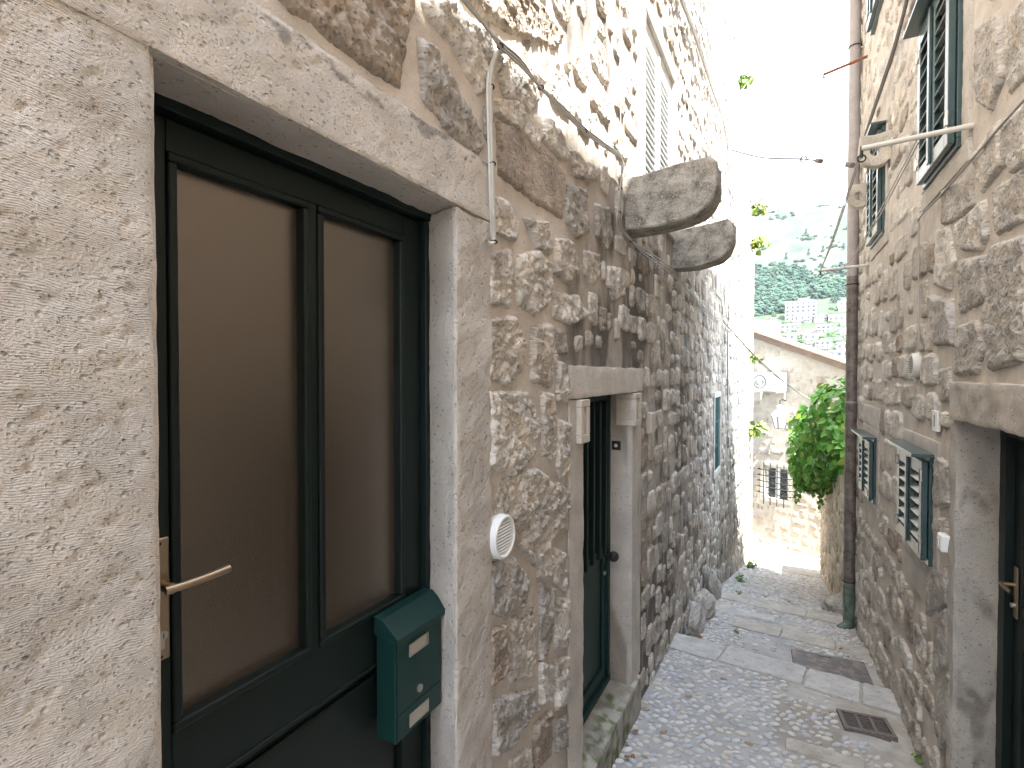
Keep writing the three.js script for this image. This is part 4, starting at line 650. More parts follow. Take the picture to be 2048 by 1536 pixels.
{
  const as = uniq([...lines(-2.2, 4.2, 0.05), FWIN.a0, FWIN.a1]), bs = uniq([...lines(-4.5, 2, 0.05), FWIN.b0, FWIN.b1]);
  const low = b => sstep(-1.6, -2.4, b);
  put(farHouse, 'wall', fsheet(FW, as, bs.filter(b => b < 2), (a, b) => 0.012 * fbm(a * 5, b * 5, 3), (a, b) => { const n = fbm(a * 3 + 60, b * 3, 5), st = sstep(0.1, 0.4, fbm(a * 2 + 5, b * 3, 4)); return mix3(mix3([0.44 + 0.1 * n, 0.42 + 0.1 * n, 0.38 + 0.09 * n], [0.34, 0.31, 0.265], 0.6 * st), [0.5, 0.41, 0.31], 0.45 * low(b)); }, (a, b) => b > roofB(a) - 0.1 || inR(FWIN, a, b)), M.mortar);
  const items = fillStones(FW, -1.2, 3.4, -4.15, 1.1, { h: [0.15, 0.24], w: [0.18, 0.38], joint: 0.035, avoid: [[0.2, 1.02, -3.1, -2.05]], fill: 300 }).filter(P => P.every(([a, b]) => b < roofB(a) - 0.16)).map(P => ({ f: FW, P, prot: P[0][1] < -1.8 ? rr(0.006, 0.018) : rr(-0.006, 0.006), rough: 0.5, ochre: 0.5, tone: P[0][1] < -2.6 ? mix3([0.52, 0.46, 0.38], [0.43, 0.37, 0.29], rnd()) : mix3([0.50, 0.475, 0.43], [0.40, 0.37, 0.33], rnd()) }));
  addStones(farHouse, 'stone', items, M.stone);
  surr(FW, FWIN, 0.1, [0.58, 0.545, 0.48], 0.012, 80);
  const rf = sub(farHouse, 'roof', FW.p(0, 1.2, 0)), ang = Math.atan(-0.3915), strip = (a0, a1, lo, hi, c0, c1, name, mat) => { const len = (a1 - a0) / Math.cos(ang); const g = new THREE.BoxGeometry(len, hi - lo, c1 - c0); metreUV(g); g.rotateZ(ang); g.applyMatrix4(FW.m((a0 + a1) / 2, roofB((a0 + a1) / 2) + (lo + hi) / 2, (c0 + c1) / 2)); put(rf, name, g, mat); };
  strip(0.06, 4.2, -0.145, 0.0, -0.05, 0.12, 'barge_board', M.timber); strip(-2.3, 0.055, -0.145, 0.0, -0.05, 0.1, 'barge_board', M.plain);
  for (let i = 0; i < 8; i++) strip(-1 + i * 0.62, -0.4 + i * 0.62, 0.003, 0.03, -0.05, 0.17, 'verge_tile', M.tile);
  const g = new THREE.BoxGeometry(7, 0.06, 0.8); metreUV(g); g.rotateZ(ang); g.applyMatrix4(FW.m(1, roofB(1) - 0.06, -0.46)); put(rf, 'roof_slope', g, M.tile);
  put(farHouse, 'house_body', metreUV(new THREE.BoxGeometry(6, 4.4, 3)).applyMatrix4(FW.m(1, -2.9, -2.35)), M.plain);
  for (const a of [-2.1, 4.1]) put(farHouse, 'side_wall', fbox(FW, a - 0.1, a + 0.1, -4.9, roofB(a) - 0.15, -4.9, -0.03), M.plain);
  // window with shutters behind an iron grille
  const w = sub(farHouse, 'window', FW.p(0.61, FWIN.b0, 0)); put(w, 'dark_pane', fbox(FW, FWIN.a0, FWIN.a1, FWIN.b0, FWIN.b1, -0.16, -0.14), M.paneDark);
  put(w, 'frame', join([fbox(FW, 0.32, 0.37, FWIN.b0, FWIN.b1, -0.13, -0.08), fbox(FW, 0.56, 0.66, FWIN.b0, FWIN.b1, -0.13, -0.08), fbox(FW, 0.85, 0.9, FWIN.b0, FWIN.b1, -0.13, -0.08), fbox(FW, 0.371, 0.559, FWIN.b1 - 0.06, FWIN.b1, -0.13, -0.08), fbox(FW, 0.661, 0.849, FWIN.b1 - 0.06, FWIN.b1, -0.13, -0.08)]), M.whitePaint);
  for (let i = 0; i < 7; i++) for (const [x0, x1] of [[0.372, 0.558], [0.662, 0.848]]) put(w, 'slat', fbox(FW, x0, x1, -2.95 + i * 0.095, -2.91 + i * 0.095, -0.12, -0.1, 0.002), M.shutter);
  for (let i = 0; i < 4; i++) put(w, 'grille_bar', rod(FW.p(0.36 + i * 0.165, -3.14, 0.1), FW.p(0.36 + i * 0.165, -2.12, 0.1), 0.011), M.darkIron);
  for (let i = 0; i < 5; i++) put(w, 'grille_cross_bar', join([rod(FW.p(0.2, -2.86 + i * 0.14, 0.11), FW.p(1.04, -2.86 + i * 0.14, 0.11), 0.011), rod(FW.p(0.2, -2.86 + i * 0.14, 0.11), FW.p(0.2, -2.86 + i * 0.14, 0), 0.011), rod(FW.p(1.04, -2.86 + i * 0.14, 0.11), FW.p(1.04, -2.86 + i * 0.14, 0), 0.011)]), M.darkIron);
}
// air conditioner
{
  const t = thing('air_conditioner', 'white outdoor air conditioner with round fan on the far gable', 'air conditioner', FW.p(0.51, -0.39, 0.2));
  put(t, 'casing', fbox(FW, 0.13, 0.9, -0.385, 0.06, 0.08, 0.36, 0.02), M.acWhite);
  const fc = FW.p(0.39, -0.165, 0.362), q = new THREE.Matrix4().makeBasis(FW.R, UP, FW.N).setPosition(fc);
  put(t, 'fan_opening', new THREE.CylinderGeometry(0.185, 0.185, 0.006, 32).rotateX(Math.PI / 2).applyMatrix4(q), M.fanDark);
  const sp = []; for (let i = 0; i < 28; i++) sp.push(new THREE.BoxGeometry(0.14, 0.004, 0.006).translate(0.11, 0, 0.008).rotateZ(i / 28 * Math.PI * 2)); sp.push(new THREE.TorusGeometry(0.185, 0.008, 6, 36).translate(0, 0, 0.006), new THREE.TorusGeometry(0.12, 0.004, 5, 30).translate(0, 0, 0.008)); put(t, 'fan_grille', join(sp).applyMatrix4(q), M.acWhite);
  put(t, 'fan_hub', new THREE.CylinderGeometry(0.045, 0.045, 0.02, 20).rotateX(Math.PI / 2).translate(0, 0, 0.006).applyMatrix4(q), M.acWhite);
  put(t, 'maker_mark', join([fbox(FW, 0.68, 0.71, -0.02, 0.0, 0.36, 0.3625, 0.001), fbox(FW, 0.72, 0.755, -0.015, 0.003, 0.36, 0.3625, 0.001), fbox(FW, 0.655, 0.775, -0.065, -0.05, 0.36, 0.3622, 0.001)]), std({ color: rgb(0.3, 0.33, 0.4), roughness: 0.6 }));
  for (const a of [0.22, 0.8]) put(t, 'wall_support', join([fbox(FW, a, a + 0.03, -0.42, -0.388, 0, 0.38), fbox(FW, a, a + 0.03, -0.6, -0.421, 0, 0.03)]), M.acWhite);
}
// wall lantern
{
  const ctr = FW.p(0.83, 0, 0.25); ctr.y = -1.25; const t = thing('wall_lantern', 'white glazed street lantern on the far gable under the air conditioner', 'lantern', ctr);
  const at = g => g.translate(ctr.x, ctr.y, ctr.z), ry = g => g.rotateY(Math.PI / 4 + 0.486);
  put(t, 'lantern_glass', at(ry(new THREE.CylinderGeometry(0.185, 0.105, 0.29, 4, 1, true).translate(0, 0.15, 0))), M.lampGlass);
  const fr = []; for (let i = 0; i < 4; i++) { const a = i * Math.PI / 2 + Math.PI / 4; fr.push(rod(new THREE.Vector3(Math.sin(a) * 0.107, 0.003, Math.cos(a) * 0.107), new THREE.Vector3(Math.sin(a) * 0.188, 0.297, Math.cos(a) * 0.188), 0.008)); const b = a + Math.PI / 2; fr.push(rod(new THREE.Vector3(Math.sin(a) * 0.188, 0.297, Math.cos(a) * 0.188), new THREE.Vector3(Math.sin(b) * 0.188, 0.297, Math.cos(b) * 0.188), 0.009), rod(new THREE.Vector3(Math.sin(a) * 0.107, 0.003, Math.cos(a) * 0.107), new THREE.Vector3(Math.sin(b) * 0.107, 0.003, Math.cos(b) * 0.107), 0.007)); }
  put(t, 'lantern_frame', at(join(fr).rotateY(0.486)), M.darkIron);
  put(t, 'lantern_roof', at(ry(join([new THREE.CylinderGeometry(0.075, 0.2, 0.15, 4).translate(0, 0.378, 0), new THREE.CylinderGeometry(0.06, 0.06, 0.06, 4).translate(0, 0.48, 0), new THREE.ConeGeometry(0.08, 0.05, 4).translate(0, 0.535, 0)]))), M.acWhite);
  put(t, 'lantern_bracket', join([tube([FW.p(0.83, -0.60, 0), FW.p(0.83, -0.58, 0.14), FW.p(0.83, -0.6, 0.25), FW.p(0.83, -0.7, 0.25)], 0.012, 20)]), M.darkIron);
}
// ---- creeper
const leafShape = (() => { const v = [[0, 0, 0], [0.42, 0.25, 0.06], [0.3, 0.62, 0.02], [0, 1, -0.08], [-0.3, 0.62, 0.02], [-0.42, 0.25, 0.06]]; const ix = [0, 1, 2, 0, 2, 3, 0, 3, 4, 0, 4, 5]; return { v, ix }; })();
function leaves(list) {                                    // list of {p, q, s, c}
  const P = [], C = [], U = []; const v = new THREE.Vector3();
  for (const l of list) for (const i of leafShape.ix) { const w = leafShape.v[i]; v.set(w[0] * l.s, w[1] * l.s, w[2] * l.s).applyQuaternion(l.q).add(l.p); P.push(v.x, v.y, v.z); C.push(...l.c); U.push(w[0], w[1]); }
  const g = new THREE.BufferGeometry(); g.setAttribute('position', new THREE.Float32BufferAttribute(P, 3)); g.setAttribute('color', new THREE.Float32BufferAttribute(C, 3)); g.setAttribute('uv', new THREE.Float32BufferAttribute(U, 2)); g.computeVertexNormals(); return g;
}
const leafQ = (n, droop) => { const up = n.clone().multiplyScalar(0.75).add(new THREE.Vector3(rr(-0.6, 0.6), rr(-0.3, 0.7), rr(-0.6, 0.6))).normalize(), dir = new THREE.Vector3(rr(-0.7, 0.7), -droop, rr(-0.7, 0.7)).addScaledVector(n, 0.3); dir.addScaledVector(up, -dir.dot(up)).normalize(); const x = new THREE.Vector3().crossVectors(dir, up).normalize(); return new THREE.Quaternion().setFromRotationMatrix(new THREE.Matrix4().makeBasis(x, dir, up)); };
{
  const lobes = []; const add = (px, py, s, r) => { const d = ray(px, py); const t = s / -d.z; lobes.push([d.multiplyScalar(t), r]); };
  add(1680, 815, 9.3, 0.42); add(1660, 850, 9.6, 0.45); add(1640, 855, 10.2, 0.42); add(1625, 890, 10.4, 0.38); add(1668, 905, 9.5, 0.38); add(1615, 925, 10.7, 0.30); add(1645, 930, 10.1, 0.30); add(1690, 870, 9.0, 0.38); add(1612, 950, 10.8, 0.20); add(1628, 955, 10.6, 0.20); add(1700, 820, 9.4, 0.5); add(1720, 850, 9.2, 0.55); add(1700, 905, 8.7, 0.24);
  const list = [], n = new THREE.Vector3();
  for (let k = 0; k < 5200; k++) {
    const [c, r] = lobes[Math.floor(rnd() * lobes.length)]; n.set(rr(-1, 1), rr(-1, 1), rr(-1, 1)).normalize(); const rad = r * (0.72 + 0.36 * rnd()) * (1 + 0.25 * noise(n.x * 3 + c.x * 4, n.y * 3 + c.z)), p = c.clone().addScaledVector(n, rad); p.y -= 0.06 * rnd();
    let inside = false; for (const [c2, r2] of lobes) if (p.distanceTo(c2) < r2 * 0.62) inside = true; if (inside) continue;
    const y = rnd(), g = rr(0.75, 1.25), c3 = y < 0.14 ? [0.26 * g, 0.36 * g, 0.06] : y < 0.6 ? [0.15 * g, 0.36 * g, 0.04] : [0.09 * g, 0.26 * g, 0.03]; list.push({ p, q: leafQ(n, 0.9), s: rr(0.06, 0.16), c: c3 });
  }
  for (let s = 0; s < 14; s++) { const c = lobes[[5, 6, 8, 9, 3, 4][s % 6]][0], x0 = c.clone().add(new THREE.Vector3(rr(-0.25, 0.25), -0.1, rr(-0.2, 0.2))); for (let k = 0; k < 9; k++) list.push({ p: x0.clone().add(new THREE.Vector3(rr(-0.03, 0.03), -k * 0.045, rr(-0.03, 0.03))), q: leafQ(new THREE.Vector3(-0.4, 0.3, 0.8).normalize(), 1), s: rr(0.06, 0.11), c: [0.08, 0.18, 0.025] }); }
  const base = R.p(10, -1.8, -0.1), cr = thing('creeper', 'leafy green creeper spilling over the low garden wall', 'climbing plant', base);
  const m = put(cr, 'foliage', leaves(list), M.leaf); m.userData.kind = 'stuff';
  const st = []; for (let i = 0; i < 16; i++) { const [c] = lobes[i % lobes.length], e = c.clone().add(new THREE.Vector3(rr(-0.3, 0.3), rr(-0.3, 0.25), rr(-0.3, 0.3))); st.push(tube([base.clone().add(new THREE.Vector3(rr(-0.1, 0.2), 0, rr(-0.8, 0.8))), base.clone().lerp(e, 0.5).add(new THREE.Vector3(0, 0.2, 0)), e], 0.008, 12, 5)); } put(cr, 'stems', join(st), M.stem);
}
// ---- small weeds
function weed(name, label, p, r, n, nrm = UP, col = [0.10, 0.19, 0.035], cat = 'weed', group) { const t = thing(name, label, cat, p, group), list = []; for (let i = 0; i < n; i++) { const d = nrm.clone().multiplyScalar(0.8).add(new THREE.Vector3(rr(-1, 1), rr(-0.2, 0.9), rr(-1, 1))).normalize(), k = rr(0.7, 1.4); list.push({ p: p.clone().addScaledVector(d, r * rr(0.1, 1)), q: leafQ(d, 0.1), s: r * rr(0.22, 0.5), c: [col[0] * k, col[1] * k, col[2] * k] }); } put(t, 'leaves', leaves(list), M.weed); put(t, 'stems', join([0, 1, 2].map(() => rod(p.clone(), p.clone().addScaledVector(nrm, r * 0.7).add(new THREE.Vector3(rr(-0.4, 0.4) * r, r * 0.2, rr(-0.4, 0.4) * r)), 0.003, 5))), M.stem); }
const onG = (px, py) => { const d = ray(px, py); let t = 1; for (let k = 0; k < 4000; k++) { const x = d.x * t, s = -d.z * t; if (d.y * t < gy(x, s)) return new THREE.Vector3(x, gy(x, s), -s); t += 0.004; } };
weed('weed', 'green weed tuft between the two boulders at the house base', onG(1417, 1208), 0.09, 40);
weed('weed', 'tiny weed at the wall foot above the first step', onG(1358, 1258), 0.05, 16);
weed('weed', 'small weed in the pebbles below the first step', onG(1474, 1268), 0.05, 18);
weed('weed', 'weed patch on the sunlit corner by the street', onG(1502, 1137), 0.16, 60);
weed('weed', 'weed cluster at the foot of the sunlit stretch of wall', onG(1480, 1165), 0.13, 44);
weed('weed', 'low weed on the slab edge beside the sunlit wall', onG(1478, 1190), 0.07, 22);
weed('weed', 'thin weed standing in the slab joint', onG(1576, 1206), 0.05, 12); weed('weed', 'small dark weed in the middle slab joint', onG(1530, 1196), 0.045, 12);
weed('weed', 'green weed at the base of the right house by the drain', onG(1836, 1525), 0.06, 26); weed('weed', 'small weed at the right wall foot below the metal plate', onG(1727, 1288), 0.04, 14);
const onL2 = (px, py) => { const [a, b] = L2.hit(px, py, 0.01); return L2.p(a, b, 0.01); };
weed('wall_plant', 'bright green caper plant high on the sunlit wall', onL2(1479, 168), 0.24, 80, L2.N, [0.14, 0.26, 0.04], 'plant');
weed('wall_plant', 'leafy plant on the corner of the sunlit wall against the hill', onL2(1503, 425), 0.3, 90, L2.N, [0.12, 0.17, 0.03], 'plant'); weed('wall_plant', 'lower corner plant on the sunlit wall against the hill', onL2(1503, 492), 0.3, 80, L2.N, [0.15, 0.2, 0.03], 'plant');
weed('wall_plant', 'wispy plant on the wall corner left of the lantern', onL2(1500, 865), 0.34, 90, L2.N, [0.15, 0.22, 0.05], 'plant'); weed('wall_plant', 'small plant on the wall corner under the roof edge', onL2(1500, 720), 0.26, 60, L2.N, [0.14, 0.2, 0.04], 'plant');

// ================================================================== THINGS ON THE LEFT HOUSE
{ // mailbox hung on the first door
  const c0 = -0.138, c1 = -0.068, a0 = 1.172, a1 = 1.396, b0 = -1.058, b1 = -0.752; const t = thing('mailbox', 'green metal mailbox with sloping lid hung on the glazed door', 'mailbox', L.p(1.28, b0, c0));
  put(t, 'mailbox_body', fbox(L, a0, a1, b0, b1, c0, c1, 0.003), M.mailbox);
  const sh = new THREE.Shape(); sh.moveTo(0, 0); sh.lineTo(0.088, -0.012); sh.lineTo(0.088, 0.002); sh.lineTo(0.03, 0.048); sh.lineTo(0, 0.05); sh.closePath();
  const g = clean(new THREE.ExtrudeGeometry(sh, { depth: a1 - a0 + 0.016, bevelEnabled: true, bevelSize: 0.0015, bevelThickness: 0.0015, bevelSegments: 1 })); g.applyMatrix4(new THREE.Matrix4().makeBasis(L.N, UP, L.T.clone().negate())); const o = L.p(a1 + 0.008, b1 + 0.002, c0); g.translate(o.x, o.y, o.z); g.computeVertexNormals(); metreUV(g); put(t, 'mailbox_lid', g, M.mailbox);
  put(t, 'mailbox_front', join([fbox(L, a0 + 0.006, a1 - 0.006, b0 + 0.082, b1 - 0.012, c1 + 0.0005, c1 + 0.004, 0.0015), fbox(L, a0 + 0.006, a1 - 0.006, b0 + 0.004, b0 + 0.079, c1 + 0.0005, c1 + 0.004, 0.0015)]), M.mailbox);
  put(t, 'name_window', fbox(L, 1.232, 1.312, -0.826, -0.796, c1 + 0.0038, c1 + 0.0065, 0.001), M.labelPlate); put(t, 'name_window', fbox(L, 1.232, 1.316, -1.035, -1.003, c1 + 0.0038, c1 + 0.0065, 0.001), M.labelPlate);
  put(t, 'window_frame', join([[-0.811, 0.015], [-1.019, 0.016]].flatMap(([y, h]) => [fbox(L, 1.227, 1.32, y + h, y + h + 0.004, c1 + 0.004, c1 + 0.008, 0.001), fbox(L, 1.227, 1.32, y - h - 0.004, y - h, c1 + 0.004, c1 + 0.008, 0.001), fbox(L, 1.227, 1.231, y - h, y + h, c1 + 0.004, c1 + 0.008, 0.001), fbox(L, 1.316, 1.32, y - h, y + h, c1 + 0.004, c1 + 0.008, 0.001)])), M.steel);
  put(t, 'mailbox_lock', rod(L.p(1.276, -0.945, c1 + 0.003), L.p(1.276, -0.945, c1 + 0.01), 0.0115, 18), M.steel);
}
{ // round vent cover
  const ce = [1.648, -0.575], t = thing('vent_cover', 'round white louvred vent cover on the stones beside the glazed door', 'vent', L.p(ce[0], ce[1] - 0.075, 0.02)); const q = L.m(ce[0], ce[1], 0.002);
  put(t, 'vent_ring', join([new THREE.TorusGeometry(0.07, 0.0075, 10, 48).translate(0, 0, 0.026), new THREE.CylinderGeometry(0.0775, 0.08, 0.04, 48, 1, true).rotateX(Math.PI / 2).translate(0, 0, 0.006)]).applyMatrix4(q), M.whitePlastic);
  put(t, 'vent_back', new THREE.CylinderGeometry(0.068, 0.068, 0.004, 40).rotateX(Math.PI / 2).translate(0, 0, 0.012).applyMatrix4(q), std({ color: rgb(0.2, 0.2, 0.19), roughness: 0.8 }));
  for (let i = 0; i < 12; i++) { const y = -0.061 + i * 0.0111, w = 2 * Math.sqrt(0.068 ** 2 - y * y); put(t, 'vent_slat', new THREE.BoxGeometry(w, 0.0075, 0.006).rotateX(0.7).translate(0, y, 0.025).applyMatrix4(q), M.whitePlastic); }
}
// small stone plaque by the slatted door
{ const t = thing('wall_plaque', 'small blank stone plaque right of the slatted green door', 'plaque', L.p(3.93, -0.42, 0.02)); put(t, 'plaque_face', fbox(L, 3.86, 4.0, -0.42, -0.28, -0.02, 0.04, 0.005), std({ color: rgb(0.62, 0.575, 0.5), map: T.mortarCol, roughness: 0.9 })); put(t, 'plaque_edge', fbox(L, 3.855, 4.005, -0.425, -0.275, -0.02, 0.03, 0.004), M.plain); }
// cables: pixel paths on a wall
const onW = (f, pts, c = 0.045) => pts.map(([x, y, k]) => { const [a, b] = f.hit(x, y, k ?? c); return f.p(a, b, k ?? c); });
function ribs(pts, r, n) { const c = new THREE.CatmullRomCurve3(pts, false, 'catmullrom', 0.5), o = []; for (let i = 0; i < n; i++) { const p = c.getPointAt(i / n), d = c.getTangentAt(i / n); o.push(new THREE.TorusGeometry(r, 0.0016, 4, 10).applyQuaternion(new THREE.Quaternion().setFromUnitVectors(new THREE.Vector3(0, 0, 1), d)).translate(p.x, p.y, p.z)); } return join(o); }
function cable(name, label, paths, r, mat, clips = [], seg = 90) { const t = thing(name, label, 'cable', paths[0][0].clone()); paths.forEach((p, i) => put(t, 'strand', tube(p, Array.isArray(r) ? r[i] : r, seg, 6), mat)); for (const p of clips) put(t, 'cable_tie', new THREE.TorusGeometry(0.010, 0.0028, 6, 14).rotateX(1.2).rotateY(0.6).translate(p.x, p.y, p.z), M.darkIron); return t; }
const wob = (pts, o) => pts.map(([x, y, k], i) => [x + o * (0.6 + 0.5 * Math.sin(i * 2.3)), y - o * (0.4 + 0.5 * Math.cos(i * 1.7)), k]);
const main = [[900, -40], [928, -2], [975, 58], [1003, 92], [1040, 125], [1075, 168], [1120, 213], [1170, 262], [1210, 292], [1243, 318], [1243, 350], [1240, 400], [1238, 448], [1262, 480], [1290, 505], [1345, 545], [1375, 580], [1400, 612], [1425, 635], [1446, 643]];
cable('cable_bundle', 'grey cable bundle clipped along the left wall past the stone brackets', [onW(L, main), onW(L, wob(main, 5)), onW(L, wob(main, -4), 0.05)], [0.0055, 0.0045, 0.004], M.cable, [[1082, 175], [1170, 262], [1241, 378], [1238, 425], [1263, 482], [1300, 515], [1345, 545], [1000, 92]].map(q => onW(L, [q])[0]), 160);
const conP = onW(L, [[1020, 104], [1000, 103], [988, 120], [981, 160], [981, 220], [984, 330], [986, 420], [988, 478]], 0.03);
const con = cable('conduit_cable', 'ribbed grey conduit curving down beside the door lintel', [onW(L, [[1020, 104], [1000, 103], [988, 120], [981, 160], [981, 220], [984, 330], [986, 420], [988, 478], [980, 488], [972, 482]], 0.03), onW(L, [[1003, 95], [990, 112], [976, 155], [976, 230], [979, 330], [982, 420], [984, 476]], 0.022)], [0.0075, 0.005], M.creamPlastic, [[982, 174], [985, 328], [988, 484]].map(q => onW(L, [q], 0.03)[0]));
{ const end = ray(1646, 812); end.multiplyScalar(10.3 / -end.z); const st = onW(L, [[1446, 643]])[0], mid = ray(1540, 730).multiplyScalar(9.2); const t = thing('overhead_cable', 'cable running from the left wall across to the green creeper', 'cable', st.clone()); const m1 = st.clone().lerp(end, 0.35), m2 = st.clone().lerp(end, 0.7); m1.y -= 0.12; m2.y -= 0.12; put(t, 'strand', tube([st, m1, m2, end], 0.011, 60, 6), M.cable); put(t, 'strand', tube([st.clone().add(new THREE.Vector3(0, 0.02, 0)), m1.clone().add(new THREE.Vector3(0, -0.03, 0)), m2, end], 0.006, 60, 6), M.cableDark); }
cable('wall_cable', 'dark cable running down the upper sunlit wall', [onW(L, [[1345, -60], [1362, 0], [1385, 60], [1400, 105], [1425, 180], [1445, 235], [1450, 262], [1455, 290], [1456, 330]], 0.05), onW(L, [[1348, -60], [1366, 0], [1389, 60], [1404, 105], [1428, 180], [1447, 235], [1453, 262], [1457, 290], [1458, 380]], 0.04)], [0.013, 0.009], M.cable);
cable('wall_cable', 'thin dark wire hanging down the sunlit wall beyond the barred window', [onW(L2, [[1460, 380], [1461, 480], [1459, 560], [1457, 620], [1455, 720], [1456, 840]], 0.06)], 0.007, M.cableDark);
cable('wall_cable', 'thin pale wire running straight down beside the white shutters', [onW(L, [[1240, -40], [1240, 100], [1241, 220], [1243, 318]], 0.03)], 0.003, M.cable);
{ const m = put(con, 'conduit_ribs', ribs(conP, 0.0075, 170), M.creamPlastic); m.userData.kind = 'stuff'; }
// tie cable across the alley with turnbuckle
{ const p = onW(L2, [[1463, 300]], 0.05)[0], e = R.p(6.55, 0, 0.12); const d = ray(1702, 330), t0 = 6.6 / -d.z; e.copy(d.multiplyScalar(t0)); const t = thing('tie_cable', 'taut wire across the alley with a rusty turnbuckle by the drainpipe', 'cable', p.clone()); const k = p.clone().lerp(e, 0.70), k2 = p.clone().lerp(e, 0.80), m = p.clone().lerp(k, 0.5); m.y -= 0.05; put(t, 'wire', tube([p, m, k], 0.012, 30, 6), M.cableDark);
  put(t, 'turnbuckle', join([rod(k2.clone().add(new THREE.Vector3(0, 0.022, 0)), e.clone().add(new THREE.Vector3(0, 0.022, 0)), 0.007), rod(k2.clone().add(new THREE.Vector3(0, -0.022, 0)), e.clone().add(new THREE.Vector3(0, -0.022, 0)), 0.007), rod(k2.clone().lerp(e, -0.05), k2.clone().lerp(e, 0.1), 0.028), rod(e.clone().lerp(k2, 0.1), e.clone().lerp(k2, -0.05), 0.028)]), M.rust);
  put(t, 'wire_eye', join([new THREE.TorusGeometry(0.035, 0.009, 8, 18).translate(k.x, k.y, k.z), rod(k, k2, 0.01)]), M.rust); }
// shutter catches on the far windows are too small to show; boulders at the foot of the wall
function boulder(name, label, p, rx, ry, rz, sd, mat = M.stone) { const g = new THREE.IcosahedronGeometry(1, 5), q = g.attributes.position, C = []; for (let i = 0; i < q.count; i++) { const x = q.getX(i), y = q.getY(i), z = q.getZ(i), n = 1 + 0.35 * noise(x * 1.4 + sd, y * 1.4 + z) + 0.16 * Math.abs(noise(x * 4 + sd, z * 4 + y * 3)) + 0.05 * fbm(x * 10, y * 10 + z * 7, 3); q.setXYZ(i, x * n * rx, y * n * ry, z * n * rz); const k = 0.5 + 0.16 * fbm(x * 3 + sd, y * 3 + z * 2, 4); C.push(k, k * 0.95, k * 0.87); } g.setAttribute('color', new THREE.Float32BufferAttribute(C, 3)); g.deleteAttribute('normal'); const u = g.attributes.uv; for (let i = 0; i < q.count; i++) u.setXY(i, q.getX(i) + q.getZ(i) * 0.6, q.getY(i) + q.getZ(i) * 0.5); g.computeVertexNormals(); const m = new THREE.Mesh(g, mat); m.name = numbered(name); m.position.copy(p); m.userData = { label, category: 'rock' }; m.castShadow = m.receiveShadow = true; scene.add(m); }
boulder('boulder', 'dark pointed boulder at the foot of the left wall below the first step', onG(1392, 1258).add(new THREE.Vector3(-0.02, 0.09, 0)), 0.10, 0.15, 0.2, 3); boulder('boulder', 'pale rounded boulder behind the dark one at the wall foot', onG(1412, 1236).add(new THREE.Vector3(-0.03, 0.08, -0.1)), 0.12, 0.15, 0.2, 8); boulder('boulder', 'upright stone lump where the sunlit stretch of wall begins', onG(1432, 1200).add(new THREE.Vector3(-0.06, 0.1, -0.1)), 0.09, 0.2, 0.17, 15);
boulder('boulder', 'rounded boulder beside the foot of the drainpipe', onG(1672, 1222).add(new THREE.Vector3(0.02, 0.08, 0)), 0.19, 0.13, 0.2, 21);

// ================================================================== THINGS ON THE RIGHT HOUSE
{ // drainpipe
  const P = y => { const d = ray(lerp(1712, 1702, (y + 2.86) / -8 + 1) , 700), x = 0.612; return new THREE.Vector3(0.612 + 0.0 * y, y, -6.95); };
  const base = P(-2.84), t = thing('drainpipe', 'tall brown copper drainpipe with green foot on the right house corner', 'drainpipe', base); const seg = [[-2.84, -2.36, M.verdigris], [-2.36, -1.98, M.copper], [-1.98, -0.95, M.copper], [-0.95, -0.3, M.copper], [-0.3, 0.38, M.copper], [0.38, 1.1, M.copper], [1.1, 2.9, M.copperGrey], [2.9, 4.3, M.copperGrey]];
  seg.forEach(([y0, y1, m], i) => put(t, 'pipe_section', metreUV(new THREE.CylinderGeometry(0.058, 0.055, y1 - y0, 24, 4, false)).translate(0.612, (y0 + y1) / 2, -6.95), m));
  for (const y of [-2.36, -1.98, -0.3, 1.1, 2.9]) put(t, 'pipe_collar', new THREE.CylinderGeometry(0.0605, 0.0605, 0.022, 24).translate(0.612, y, -6.95), y < -1.9 || y > 3 ? M.verdigris : M.copperGrey);
  for (const y of [-2.3, 1.0, 3.6]) put(t, 'pipe_bracket', join([new THREE.TorusGeometry(0.061, 0.006, 6, 24).rotateX(Math.PI / 2).translate(0.612, y, -6.95), rod(new THREE.Vector3(0.66, y, -6.95), new THREE.Vector3(0.73, y, -6.95), 0.008)]), M.darkIron);
  put(t, 'pipe_shoe', tube([new THREE.Vector3(0.612, -2.7, -6.95), new THREE.Vector3(0.60, -2.78, -6.93), new THREE.Vector3(0.53, -2.83, -6.88)], 0.052, 10, 14), M.verdigris);
  put(t, 'rain_hopper', join([new THREE.CylinderGeometry(0.13, 0.075, 0.2, 4).rotateY(Math.PI / 4).translate(0.585, 4.4, -6.95), new THREE.BoxGeometry(0.22, 0.1, 0.24).translate(0.585, 4.56, -6.95)]), M.verdigris);
}
function pole(label, a, b, out, r, mat, tilt = 0) { const p = R.p(a, b, -0.05), q = R.p(a + 0.08, b + tilt, out), t = thing('line_pole', label, 'pole', R.p(a, b, 0), 'washing line poles'); delete t.userData.group; put(t, 'pole_bar', rod(p, q, r, 10), mat); put(t, 'pole_tip', join([rod(q.clone().add(new THREE.Vector3(0, 0.012, 0)), q.clone().add(new THREE.Vector3(0, -0.045, 0)), r * 0.55), new THREE.TorusGeometry(0.018, 0.004, 6, 14).translate(q.x, q.y - 0.05, q.z)]), M.darkIron); return q; }
const t1 = pole('long cream washing line pole under the big upper shutter', 3.22, 1.172, 0.43, 0.0135, M.polePaint, 0.0), t2 = pole('thin cream washing line pole beyond the drainpipe', 6.35, 1.1, 0.41, 0.014, M.polePaint, -0.01), t3 = pole('rusty orange washing line pole high by the drainpipe', 6.6, 3.3, 0.38, 0.015, M.rustOrange, -0.06);
